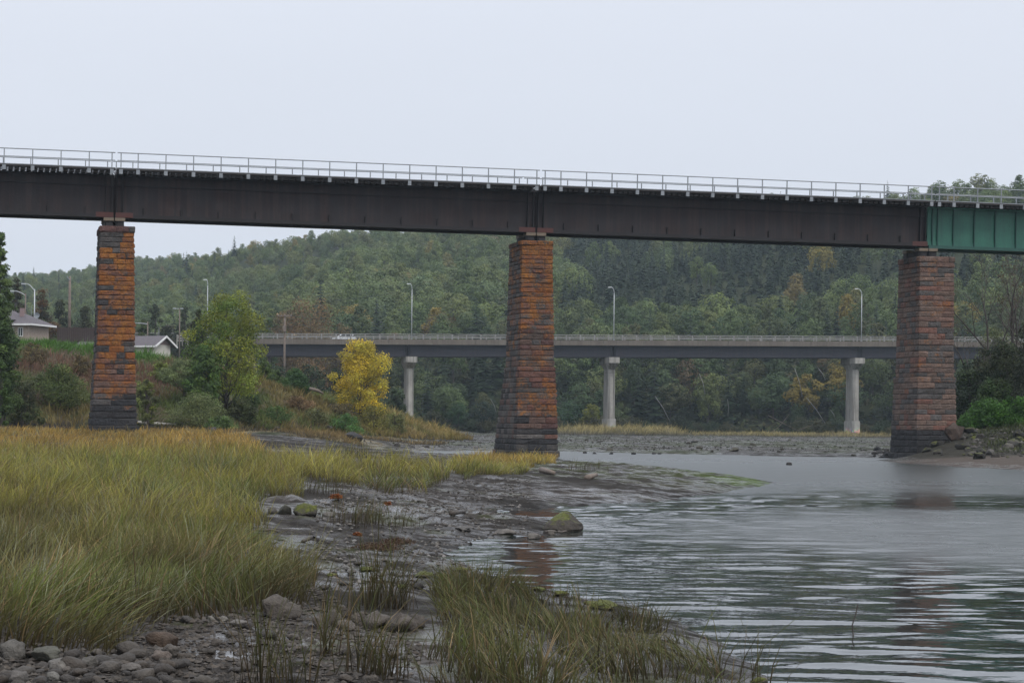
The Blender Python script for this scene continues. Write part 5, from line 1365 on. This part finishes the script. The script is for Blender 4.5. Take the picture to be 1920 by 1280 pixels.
def bed_cols(X, Y, rg):
    n = len(X); c = np.array([.098, .092, .030]) * (1 + .28 * rg.normal(0, 1, (n, 1))).clip(.45, 1.7)
    g2 = (rg.uniform(0, 1, n) < .35)[:, None]; c = np.where(g2, np.array([.085, .105, .03]) * rg.uniform(.7, 1.3, (n, 1)), c)
    d = (rg.uniform(0, 1, n) < .12)[:, None]; c = np.where(d, np.array([.25, .18, .09]) * rg.uniform(.6, 1.1, (n, 1)), c)
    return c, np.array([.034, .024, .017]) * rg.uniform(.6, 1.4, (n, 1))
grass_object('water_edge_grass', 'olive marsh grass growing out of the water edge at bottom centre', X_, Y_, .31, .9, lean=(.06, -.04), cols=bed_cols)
def tuft(u, v, n, rad, h, label, cols=bed_cols, name='grass_tuft'):
    p = hit(u, v); rg = rgG; X = p.x + rg.normal(0, rad, n); Y = p.y + rg.normal(0, rad, n)
    n = len(X); Z = terrain(X, Y) - p.z - .03; tip, base = cols(X, Y, rg)
    V, Fc, C = blades(np.stack([X - p.x, Y - p.y, Z], 1), h * (1 + .25 * rg.normal(0, 1, n)).clip(.3, 1.6), np.maximum(.008, p.y * .00022) * rg.uniform(.7, 1.4, n), np.full((n, 2), 0.) + np.array([.10, -.05]), tip, base, rg, 3)
    tag(link(name, np_mesh(name, V, Fc, [M['grass']], C), None, tuple(p)), label, 'grass tuft', 'single grass tufts on the mud')
for u_, v_, n_, r_, h_, l_ in (
    (708, 1136, 90, .13, .62, 'tall dark olive grass tuft standing on the mud above the stone row'), (735, 1140, 60, .10, .5, 'short olive tuft touching the right of the tall dark tuft'),
    (612, 1228, 40, .045, .42, 'short dark grass stub on the mud below the stone row'), (487, 1286, 40, .06, .62, 'tall thin green tuft at the bottom edge left of centre'),
    (548, 1288, 30, .06, .42, 'thin tuft at the bottom edge right of the tall green one'), (682, 1262, 46, .07, .46, 'thin olive tuft beside the small pool at bottom'),
    (728, 1268, 46, .09, .40, 'sparse dark tuft right of the pool at bottom'), (655, 978, 70, .30, .42, 'pale green tuft left end of the grass row on the mud flat'),
    (684, 980, 80, .30, .48, 'green tuft in the middle of the grass row on the mud flat'), (712, 980, 60, .26, .46, 'green tuft at the right end of the grass row on the mud flat'),
    (603, 926, 90, .34, .55, 'upright olive tuft on the mud just right of the main grass field'), (770, 988, 14, .10, .38, 'few thin stalks alone on the mud flat'),
    (655, 1170, 22, .10, .4, 'wispy tuft behind the row of stones'), (640, 1150, 40, .16, .42, 'wispy dark tuft at the right corner of the main grass field'),
    (1395, 1275, 30, .14, .42, 'thin stalks at the right end of the water edge grass'), (665, 858, 120, .55, .62, 'pale golden tuft alone by the back channel'), (1092, 880, 40, .5, .4, 'small faded tuft on the dark spit')):
    tuft(u_, v_, n_, r_, h_, l_)
p = hit(1600, 1200); 
tw = MB().tube([(3.0 + 0, 20.6, -.1), (3.02, 20.6, .10), (3.0, 20.6, .18), (3.03, 20.6, .30)], .006, 4)
a_, _ = ray(1602, 1190); tw = MB().tube([(a_ * 21.4, 21.4, -.1), (a_ * 21.4 - .02, 21.4, .10), (a_ * 21.4 + .012, 21.4, .2), (a_ * 21.4 + .03, 21.4, .29)], .006, 4).build('twig', M['wet_wood']); tag(tw, 'thin dark twig sticking out of the rippled water at right', 'twig')
# bank vegetation
X_, Y_ = poly_sample([(-48, 162), (-30, 168), (-20, 178), (-12, 194), (-5.5, 214), (-3.6, 224), (-9, 236), (-20, 240), (-30, 230), (-36, 215), (-48, 205)], 46000, rgG)
def bank_cols(X, Y, rg):
    n = len(X); dc = sdf(BANK_C, X, Y); z1 = fbm(X * .22, Y * .22, 471, 4); z = terrain(X, Y)
    red = np.array([.185, .105, .072]); grn = np.array([.095, .125, .032]); tan = np.array([.30, .225, .085]); brt = np.array([.085, .18, .028]); br = np.array([.18, .142, .052])
    fr = (sst(z + 1.4 * z1, 3.4, 5.2) * sst(-X, 24, 28))[:, None]
    c = grn * np.ones((n, 1)); fb = sst(z1, -.15, .4)[:, None]; c = c * (1 - fb) + br * fb
    c = c * (1 - fr) + red * fr
    ft = (sst(X, -15, -9) * (.45 + .55 * sst(z1, -.4, .2)))[:, None]; c = c * (1 - ft) + tan * ft
    fh = (sst(z, bank_top(X) - .9, bank_top(X) - .45) * sst(-X, 28, 31))[:, None]; c = c * (1 - fh) + brt * fh
    c = c * 1.12; return c * (1 + .25 * rg.normal(0, 1, (n, 1))).clip(.4, 1.7), c * .6
grass_object('bank_scrub', 'reddish brown and green scrub grass on the left bank and knoll', X_, Y_, .62, 1.5, 2, (.1, -.15), .35, bank_cols)
X_, Y_ = poly_sample([(-60, 193), (-36, 197), (-29.5, 199), (-28, 206), (-36, 206), (-60, 203)], 9000, rgG)
grass_object('hedge_grass', 'band of bright green tall grass along the top of the left bank', X_, Y_, .85, 1.5, 2, (.08, -.1), .2, lambda X, Y, rg: (np.array([.085, .185, .028]) * (1 + .22 * rg.normal(0, 1, (len(X), 1))).clip(.5, 1.6), np.full((len(X), 3), .02) * np.array([1, 1.7, .6])))
X_, Y_ = poly_sample([(-40, 149), (-24, 150), (-12, 156), (-7, 172), (-5, 190), (-12, 190), (-20, 174), (-30, 164), (-40, 160)], 5200, rgG, lambda x, y: sst(fbm(x * .22, y * .16, 481, 3), -.1, .25))
grass_object('flat_grass', 'low rusty golden grass on the stony flat before the left bank', X_, Y_, .38, 1.3, 2, cols=lambda X, Y, rg: (np.array([.22, .150, .05]) * (1 + .25 * rg.normal(0, 1, (len(X), 1))).clip(.5, 1.6), np.full((len(X), 3), .06)))
def far_patch(u0, u1, v, n, h, label, name='tan_grass'):
    pa_, pb_ = at(u0, v, 390), at(u1, v, 390); X = rgG.uniform(pa_.x, pb_.x, n); Y = rgG.uniform(365, 418, n)
    e = 1 - ((X - (pa_.x + pb_.x) / 2) / ((pb_.x - pa_.x) / 2)) ** 2
    keep = rgG.uniform(0, 1, n) < e + .1; X, Y = X[keep], Y[keep]
    grass_object(name, label, X, Y, h, 1.2, 2, cols=lambda X, Y, rg: (np.array([.33, .27, .10]) * (1 + .25 * rg.normal(0, 1, (len(X), 1))).clip(.5, 1.6), np.full((len(X), 3), .09)))
far_patch(1030, 1275, 815, 9000, 1.5, 'tan grass patch around the foot of the spray painted concrete pier')
far_patch(1270, 1590, 815, 5000, .75, 'thin greenish tan grass along the far wooded bank')
far_patch(1575, 1645, 818, 1400, .9, 'small tan grass patch beside the graffiti concrete pier')

# ------------------------------------------------------------------ rocks
from mathutils import noise as mn
def rock_mesh(seed, flat=.7, rough=.35, sub=2, angular=False):
    import bmesh
    bm = bmesh.new(); bmesh.ops.create_icosphere(bm, subdivisions=sub, radius=.5); rg = random.Random(seed); off = Vector((rg.uniform(0, 99), rg.uniform(0, 99), rg.uniform(0, 99)))
    pl = [(Vector((rg.gauss(0, 1), rg.gauss(0, 1), rg.gauss(0, .8))).normalized(), rg.uniform(.28, .40)) for _ in range(7 if angular else 4)]
    for v in bm.verts:
        d = v.co.normalized(); r_ = .5 * (1 + rough * mn.noise(d * 1.4 + off) + rough * .5 * mn.noise(d * 3.4 + off) + rough * .2 * mn.noise(d * 8 + off))
        q = d * r_
        for n_, k in pl:
            e = q.dot(n_) - k
            if e > 0: q -= n_ * e * .9
        v.co = Vector((q.x, q.y, q.z * flat))
    me = bpy.data.meshes.new('rock'); bm.to_mesh(me); bm.free(); me.materials.append(M['rock']); me.polygons.foreach_set('use_smooth', [not angular] * len(me.polygons)); return me
ROCKS = [rock_mesh(40 + k, .72, .4, 3) for k in range(7)]; ANG = [rock_mesh(70 + k, .7, .4, 2, True) for k in range(6)]; SMALL = [rock_mesh(90 + k, .62, .35, 2) for k in range(8)]
rr_ = random.Random(21)
STN = [(.066, .058, .050), (.088, .078, .068), (.048, .042, .037), (.074, .063, .053), (.060, .055, .051)]
def rock(u, v, wpx, hpx, label, col=None, moss=0.0, me=None, group=None, name='rock', cat='rock', sink=.28, rz=None, dz=0):
    p = hit(u, v); s_ = p.y / F_PX; W, Hh = wpx * s_, hpx * s_
    if p.z < 0: p.z = -.01
    me = me or rr_.choice(ROCKS); zmax = max(q.co.z for q in me.vertices); k = Hh / (zmax * (2 - 2 * sink) + 1e-6)
    k = Hh / (zmax + zmax * (1 - 2 * sink))
    o_ = link(name, me, None, (p.x, p.y + W * .3, p.z + Hh - zmax * k + dz), (0, 0, rr_.uniform(0, 6.28) if rz is None else rz), (W * 1.06, W * rr_.uniform(.7, .95), k))
    c = tuple(q * .66 for q in col) if col else rr_.choice(STN); _j = rr_.uniform(.85, 1.12); o_.color = (*[q * _j for q in c], moss); tag(o_, label, cat, group); return o_
def peaked_rock():
    V, Fc = [(.06, .02, .62)], []; rg = random.Random(9); n = 16
    for k, (r_, z) in enumerate(((.12, .56), (.24, .42), (.36, .25), (.46, .08), (.5, -.1), (.44, -.3))):
        for i in range(n):
            a_ = 2 * math.pi * i / n; q = 1 + .16 * mn.noise(Vector((math.cos(a_) * 1.6, math.sin(a_) * 1.6, k * .45))) + rg.uniform(-.05, .05)
            V.append((.06 * (1 - r_ * 2) + r_ * q * math.cos(a_) * (1.0 if math.cos(a_) > 0 else 1.12), r_ * q * math.sin(a_), z + rg.uniform(-.03, .03)))
    Fc += [(0, 1 + i, 1 + (i + 1) % n) for i in range(n)]
    for k in range(5): Fc += [(1 + k * n + i, 1 + (k + 1) * n + i, 1 + (k + 1) * n + (i + 1) % n, 1 + k * n + (i + 1) % n) for i in range(n)]
    me = bpy.data.meshes.new('boulder'); me.from_pydata(V, [], Fc); me.materials.append(M['rock']); me.update(); return me
PEAK = peaked_rock()
DRK = (.05, .048, .048)
rock(1058, 999, 88, 40, 'peaked grey boulder with yellow green moss on top at the water edge', (.085, .074, .063), .42, PEAK, name='boulder', cat='boulder', rz=1.0)
rock(1002, 1022, 34, 14, 'smooth pale round stone standing in shallow water', (.22, .20, .18), 0, ROCKS[0])
rock(1030, 1002, 24, 8, 'flat pale stone at the left foot of the mossy boulder', (.20, .18, .16))
rock(1052, 999, 30, 8, 'pale flat stone right in front of the mossy boulder', (.17, .15, .135))
rock(946, 1002, 40, 11, 'low pale wide stone on the mud left of the mossy boulder', (.21, .19, .17))
rock(868, 996, 36, 9, 'low grey domed stone on the mud well left of the mossy boulder', (.16, .15, .14))
rock(575, 967, 56, 24, 'large mossy domed stone beside the main grass field', (.11, .10, .085), .5, name='boulder', cat='boulder')
rock(536, 964, 26, 18, 'small dark greenish stone left of the large mossy dome', (.07, .068, .055), .3)
rock(509, 962, 20, 12, 'pale small stone at the edge of the main grass field', (.19, .175, .155))
rock(617, 969, 24, 10, 'pale stone right of the large mossy dome', (.20, .185, .165))
rock(663, 826, 37, 17, 'lone dark boulder on the flat before the knoll', (.058, .056, .056), 0, ANG[2], name='boulder', cat='boulder', rz=.4)
rock(396, 811, 34, 11, 'dark low boulder at the foot of the left bank', (.03, .03, .033), 0, ROCKS[3], name='boulder', cat='boulder')
rock(516, 1158, 62, 42, 'biggest rounded grey boulder at the front edge of the grass', (.15, .13, .112), 0, ROCKS[2], name='boulder', cat='boulder')
rock(548, 1160, 44, 32, 'grey boulder leaning against the right of the biggest one', (.13, .115, .10), 0)
rock(453, 1128, 40, 24, 'brownish stone half hidden in the grass front', (.11, .095, .08))
for u_, v_, w_, h_, l_ in ((598, 1178, 30, 28, 'leftmost stone of the row left of the water edge grass'), (622, 1174, 36, 32, 'upright brown stone in the row left of the water edge grass'), (641, 1160, 30, 26, 'stone set behind the others in the row'),
    (648, 1181, 38, 20, 'low rounded stone in front of the row'), (672, 1172, 26, 26, 'square stone in the middle of the row'), (705, 1178, 58, 34, 'long dark slab like stone in the row'), (752, 1186, 54, 38, 'right end boulder of the row beside the water edge grass'),
    (782, 1176, 34, 26, 'stone half covered by the water edge grass')):
    rock(u_, v_, w_, h_, l_, (.145, .125, .108), 0, group='row of stones on the mud')
for u_, v_, w_, h_, l_, c in ((20, 1236, 66, 36, 'big grey stone at the left edge below the grass', (.15, .14, .125)), (82, 1240, 72, 26, 'long greenish stone lying right of the left edge stone', (.13, .128, .105)), (306, 1214, 52, 30, 'reddish brown stone at the corner of the grass', (.12, .085, .062)),
    (318, 1232, 32, 24, 'tilted grey stone leaning on the reddish brown one', (.14, .125, .11)), (302, 1238, 36, 18, 'pinkish stone below the reddish brown one', (.17, .14, .12)), (312, 1258, 40, 22, 'dark brown stone below the pinkish one', (.10, .085, .072)),
    (355, 1150, 32, 14, 'brown stone under the grass front', (.13, .112, .095)), (394, 1166, 22, 11, 'pale pebble in front of the grass, left of two', (.24, .225, .20)), (417, 1166, 24, 12, 'pale rounded stone in front of the grass, right of two', (.22, .205, .18)), (446, 1176, 34, 14, 'pale angular flat stone before the biggest boulder', (.25, .23, .21)),
    (110, 1256, 52, 22, 'broad pale stone in the bottom left shingle', (.20, .185, .165)), (165, 1250, 34, 18, 'rounded grey stone in the bottom left shingle', (.15, .14, .125)), (98, 1276, 30, 18, 'squared pale stone at the bottom edge', (.23, .22, .20)), (35, 1282, 42, 24, 'round grey stone at the bottom left corner', (.19, .175, .16)), (242, 1256, 38, 14, 'flat grey stone left of the dark brown one', (.17, .155, .14))):
    rock(u_, v_, w_, h_, l_, c, 0)
for u_, v_, w_, h_, l_ in ((686, 1071, 38, 9, 'flat mossy stone on the mud below the dead leaf heap'), (792, 1083, 44, 13, 'flat mossy stone at the water edge, left of two'), (832, 1086, 38, 11, 'mossy stone touching the water edge grass tips'), (866, 1072, 32, 9, 'low mossy stone nearest the pier reflection'), (623, 1082, 26, 7, 'thin mossy stone on the mud beside the grass'),
    (754, 1103, 28, 8, 'small mossy dome right of the tall dark tuft'), (1010, 1108, 30, 8, 'mossy stone behind the water edge grass in the water'), (1052, 1118, 34, 11, 'rounded mossy stone behind the water edge grass'), (1130, 1140, 74, 14, 'broad mossy stone behind the right part of the water edge grass'), (1425, 1284, 40, 14, 'mossy stone at the right tip of the water edge grass')):
    rock(u_, v_, w_, h_, l_, (.10, .09, .075), .75, group='mossy stones along the water edge')
for u_, v_, w_, h_, l_ in ((648, 1068, 16, 8, 'white stone pair on the mud, left'), (656, 1074, 18, 9, 'white stone pair on the mud, right'), (664, 1016, 14, 5, 'pale chip of stone beside the dead leaf')):
    rock(u_, v_, w_, h_, l_, (.34, .33, .31))
# loose shingle: each stone its own object
def scatter(poly, n, smin, smax, label, group, cols=STN, meshes=SMALL, moss=0):
    uu, vv = [], []
    P2 = [(u_, v_) for u_, v_ in poly]; k = 0
    while k < n:
        u_, v_ = rr_.uniform(min(q[0] for q in P2), max(q[0] for q in P2)), rr_.uniform(min(q[1] for q in P2), max(q[1] for q in P2))
        if sdf(P2, np.array([u_]), np.array([v_]))[0] < 0: continue
        p = hit(u_, v_); W = rr_.uniform(smin, smax) ** 1.0; W = smin + (smax - smin) * rr_.random() ** 2.2
        o_ = link('stone', rr_.choice(meshes), None, (p.x, p.y, p.z + W * rr_.uniform(.02, .14)), (rr_.uniform(-.2, .2), rr_.uniform(-.2, .2), rr_.uniform(0, 6.28)), (W, W * rr_.uniform(.6, .95), W * rr_.uniform(.7, 1.0)))
        c = rr_.choice(cols); q = rr_.uniform(.75, 1.25); mo = moss * rr_.random(); o_.color = (*[x * q for x in c], mo)
        mean = sum(sum(x) for x in cols) / len(cols); b_ = sum(c) * q / mean
        w_ = ('pale ' if b_ > 1.18 else 'dark ' if b_ < .82 else '') + ('mossy ' if mo > .32 else '') + ('big ' if W > smin + .38 * (smax - smin) else 'small ' if W < smin + .08 * (smax - smin) else 'middling ')
        tag(o_, w_ + label, 'stone', w_ + group); k += 1
scatter([(-20, 1228), (240, 1224), (330, 1240), (400, 1290), (-20, 1290)], 75, .05, .20, 'loose stone of the shingle at the bottom left corner', 'shingle stones at the bottom left')
scatter([(260, 1200), (330, 1160), (560, 1165), (600, 1190), (790, 1210), (760, 1290), (330, 1290)], 62, .04, .17, 'silt covered stone on the wet mud at the bottom', 'stones on the wet mud')
scatter([(600, 1040), (780, 1060), (800, 1130), (690, 1100), (600, 1110)], 18, .05, .16, 'stone on the mud flat beside the water', 'stones on the mud flat by the water')
rock(1790, 826, 40, 34, 'tilted squared brown block fallen beside the right stone pier', (.115, .082, .066), 0, ANG[3], name='fallen_block', cat='stone block', rz=.5)
scatter([(1772, 815), (1850, 806), (1925, 808), (1925, 862), (1860, 862), (1760, 856), (1700, 855)], 60, .25, 1.15, 'rubble rock on the slope of the right bank', 'rubble rocks on the right bank', [(.038, .034, .030), (.052, .047, .041), (.030, .028, .024), (.085, .078, .07)], ANG, .6)
scatter([(1630, 846), (1662, 842), (1664, 862), (1632, 860)], 12, .25, .8, 'rock at the waterside foot of the right stone pier', 'rocks at the foot of the right pier', [(.03, .03, .032), (.045, .042, .04)], ANG)
scatter([(1060, 822), (1640, 826), (1640, 855), (1100, 846)], 30, .25, .8, 'stone on the far algae covered flat', 'stones on the far flat', [(.05, .045, .038), (.07, .065, .05), (.12, .115, .11)], ANG)
scatter([(700, 822), (920, 815), (920, 842), (720, 843)], 18, .25, .7, 'stone on the far flat left of the middle pier', 'stones left of the middle pier', [(.06, .055, .05), (.10, .095, .09)], ANG)
scatter([(0, 795), (330, 797), (620, 802), (620, 809), (330, 804), (0, 801)], 20, .3, 1.0, 'stone in the line along the foot of the left bank', 'stones along the left bank foot', [(.03, .03, .032), (.05, .045, .042)], ANG)
# gravel: too many to count
def gravel(name, label, X, Y, smin, smax, cols):
    Vs, Fs, Cs = [], [], []; n = len(X); Z = terrain(X, Y)
    ob = np.array([(1, 0, 0), (0, 1, 0), (-1, 0, 0), (0, -1, 0), (0, 0, .6), (0, 0, -.6)], float); of = np.array([(0, 1, 4), (1, 2, 4), (2, 3, 4), (3, 0, 4), (1, 0, 5), (2, 1, 5), (3, 2, 5), (0, 3, 5)])
    s_ = smin + (smax - smin) * rgG.uniform(0, 1, n) ** 3; yaw = rgG.uniform(0, 6.28, n)
    V = np.repeat(ob[None], n, 0) * (1 + .35 * rgG.normal(0, 1, (n, 6, 1))).clip(.4, 1.7) * s_[:, None, None] * .5
    x = V[..., 0] * np.cos(yaw)[:, None] - V[..., 1] * np.sin(yaw)[:, None]; y = V[..., 0] * np.sin(yaw)[:, None] + V[..., 1] * np.cos(yaw)[:, None]
    V = np.stack([x + X[:, None], y + Y[:, None], V[..., 2] + Z[:, None] + .05 * s_[:, None]], -1).reshape(-1, 3)
    F_ = (of[None] + (np.arange(n) * 6)[:, None, None]).reshape(-1, 3)
    c = np.array(cols)[rgG.integers(len(cols), size=n)] * rgG.uniform(.7, 1.3, (n, 1)); C = np.repeat(c, 6, 0)
    tag(link(name, np_mesh(name, V, [F_], [M['gravel']], C)), label, 'gravel', kind='stuff')
m, t, o = new_mat('gravel_stone'); a = N(t, 'Attribute', attribute_name='Col').outputs['Color']; pbr(t, o, a, .85, spec=.15); M['gravel'] = m
X_, Y_ = poly_sample(g_([(-40, 1225), (240, 1222), (330, 1150), (600, 1120), (800, 1200), (780, 1345), (-60, 1345)], .3), 15000, rgG); gravel('shore_gravel', 'fine grey gravel strewn over the wet mud in front', X_, Y_, .012, .06, STN)
X_, Y_ = poly_sample(g_([(600, 1040), (560, 960), (650, 900), (1000, 900), (1000, 985), (840, 1040), (800, 1110), (600, 1110)], .35), 9000, rgG); gravel('mud_gravel', 'small stones strewn over the mud flat', X_, Y_, .02, .09, [(.10, .09, .08), (.05, .045, .04), (.15, .14, .13)])
X_, Y_ = poly_sample([(-12, 166), (0, 176), (26, 152), (42, 160), (60, 400), (-18, 400), (-6, 230)], 9000, rgG, lambda x, y: np.minimum(1, (170 / y)) * ((np.abs(x) < .24 * y))); gravel('flat_gravel', 'grey gravel on the far tidal flat', X_, Y_, 0.07, .24, [(.028, .025, .022), (.020, .018, .015), (.062, .058, .054), (.027, .031, .013)])
X_, Y_ = poly_sample([(26, 132), (40, 128), (44, 142), (36, 152), (28, 150)], 2600, rgG); gravel('bank_rubble', 'fine dark rubble between the rocks of the right bank', X_, Y_, .10, .4, [(.06, .055, .05), (.04, .04, .03), (.11, .10, .095), (.05, .055, .025)])
X_, Y_ = poly_sample([(27, 133), (40, 130), (44, 142), (36, 150), (29, 148)], 5200, rgG); grass_object('rubble_weeds', 'yellowish weeds growing between the rocks of the right bank', X_, Y_, .38, 1.5, 2, cols=lambda X, Y, rg: (np.array([.085, .105, .026]) * rg.uniform(.5, 1.5, (len(X), 1)), np.full((len(X), 3), .03)))
# drift timber and small finds
def log(pp, rad, label, mat='driftwood', name='driftwood_log', cat='log', group=None, lift=.03, Yz=None):
    P_ = [hit(u_, v_) + Vector((0, 0, lift)) if Yz is None else at(u_, v_, Yz) for u_, v_ in pp]
    tag(MB().tube(P_, list(np.interp(np.linspace(0, 1, len(P_)), [0, .5, 1], [rad, rad * 1.05, rad * .65])), 7).build(name, M[mat], smooth=True), label, cat, group)
log([(478, 722), (486, 734), (494, 744)], .13, 'bleached log leaning on the knoll, left one of the pile', Yz=206, group='bleached logs on the knoll')
log([(484, 742), (496, 745), (509, 733)], .13, 'bleached log lying across the pile on the knoll', Yz=205.5, group='bleached logs on the knoll')
log([(580, 728), (596, 732), (606, 738)], .14, 'grey log right of the round bush on the knoll', 'wood_pole', Yz=207)
log([(568, 1017), (585, 1013), (602, 1018), (618, 1021)], .028, 'curved dark stick lying on the mud flat', 'wet_wood', 'stick', 'stick', lift=.02)
log([(485, 997), (510, 999), (522, 1002)], .02, 'thin dark stick at the edge of the main grass field', 'wet_wood', 'stick', 'stick', lift=.02)
log([(846, 965), (871, 965)], .05, 'short black plank on the mud near the inlet', 'wet_wood', 'plank', 'plank', lift=.03)
log([(1015, 885), (1038, 891)], .10, 'pale beached log on the dark spit', 'wood_pole', lift=.05)
log([(1100, 899), (1118, 897)], .09, 'short pale timber on the spit', 'wood_pole', lift=.05)
log([(258, 797), (290, 797), (330, 799)], .12, 'pale driftwood pole along the foot of the left bank', 'driftwood', lift=.1)
p = hit(254, 797); o_ = link('buoy', rock_mesh(5, .75, .1, 3), None, (p.x, p.y, p.z + .22), (0, 0, 0), (.42, .36, .42)); o_.data.materials[0] = M['yellow']; tag(o_, 'small yellow plastic float lying right of the orange pier foot', 'float')
for u_, v_, w_, h_, l_ in ((630, 933, 26, 7, 'rust red seaweed clump on the mud near the upright tuft'), (670, 1005, 16, 6, 'rust coloured leaf on the mud flat'), (708, 1030, 110, 14, 'brown heap of dead weed on the mud flat'), (745, 1018, 74, 12, 'brown heap of dead weed behind the larger one'), (727, 946, 16, 5, 'orange leaf at the top of the mud flat')):
    p = hit(u_, v_); s_ = p.y / F_PX; rg = rgG; n_ = int(160 + w_ * 9)
    d_ = rg.normal(0, 1, (n_, 3)); d_ /= np.linalg.norm(d_, axis=1)[:, None]; P_ = d_ * rg.uniform(.3, 1, (n_, 1)) * np.array([w_ * s_ / 2, w_ * s_ * .6, h_ * s_ * .9]); P_[:, 2] = np.abs(P_[:, 2])
    V, F_, C = leaves_from(P_, d_, .055 if w_ > 60 else .09, rg, tint=np.array((.075, .045, .028) if w_ > 60 else (.22, .075, .025)), dv=.35, aspect=.3)
    tag(link('dead_weed', np_mesh('dead_weed', V, [F_], [M['leaf']], C), None, tuple(p)), l_, 'seaweed')
for k_, (u_, v_) in enumerate(((1097, 849), (1114, 850), (1146, 850.5), (1188, 851), (1226, 850.5), (1237, 850.5), (1480, 870.5))):
    x, y = G(u_, v_, .02); o_ = link('stone', ANG[k_ % 6], None, (x, y, .02), (0, 0, k_), (.34, .3, .34)); o_.color = (.035, .032, .03, 0)
    tag(o_, 'tiny dark stone poking out of the far water' if k_ < 6 else 'lone tiny dark stone in the water between the piers', 'stone', 'tiny stones in the far water')

# ------------------------------------------------------------------ air: rain haze over the valley
m, t, o = new_mat('haze_air'); v = N(t, 'VolumePrincipled'); v.inputs['Color'].default_value = (.72, .87, 1.0, 1); v.inputs['Density'].default_value = .00014; v.inputs['Anisotropy'].default_value = .1
v.inputs['Density Attribute'].default_value = ''
t.links.new(v.outputs[0], o.inputs['Volume'])
MB().box(-1200, 1200, -60, 2200, -3.5, 150).build('haze', m)['kind'] = 'stuff'
bpy.data.objects['haze']['label'] = 'thin grey rain haze filling the valley'
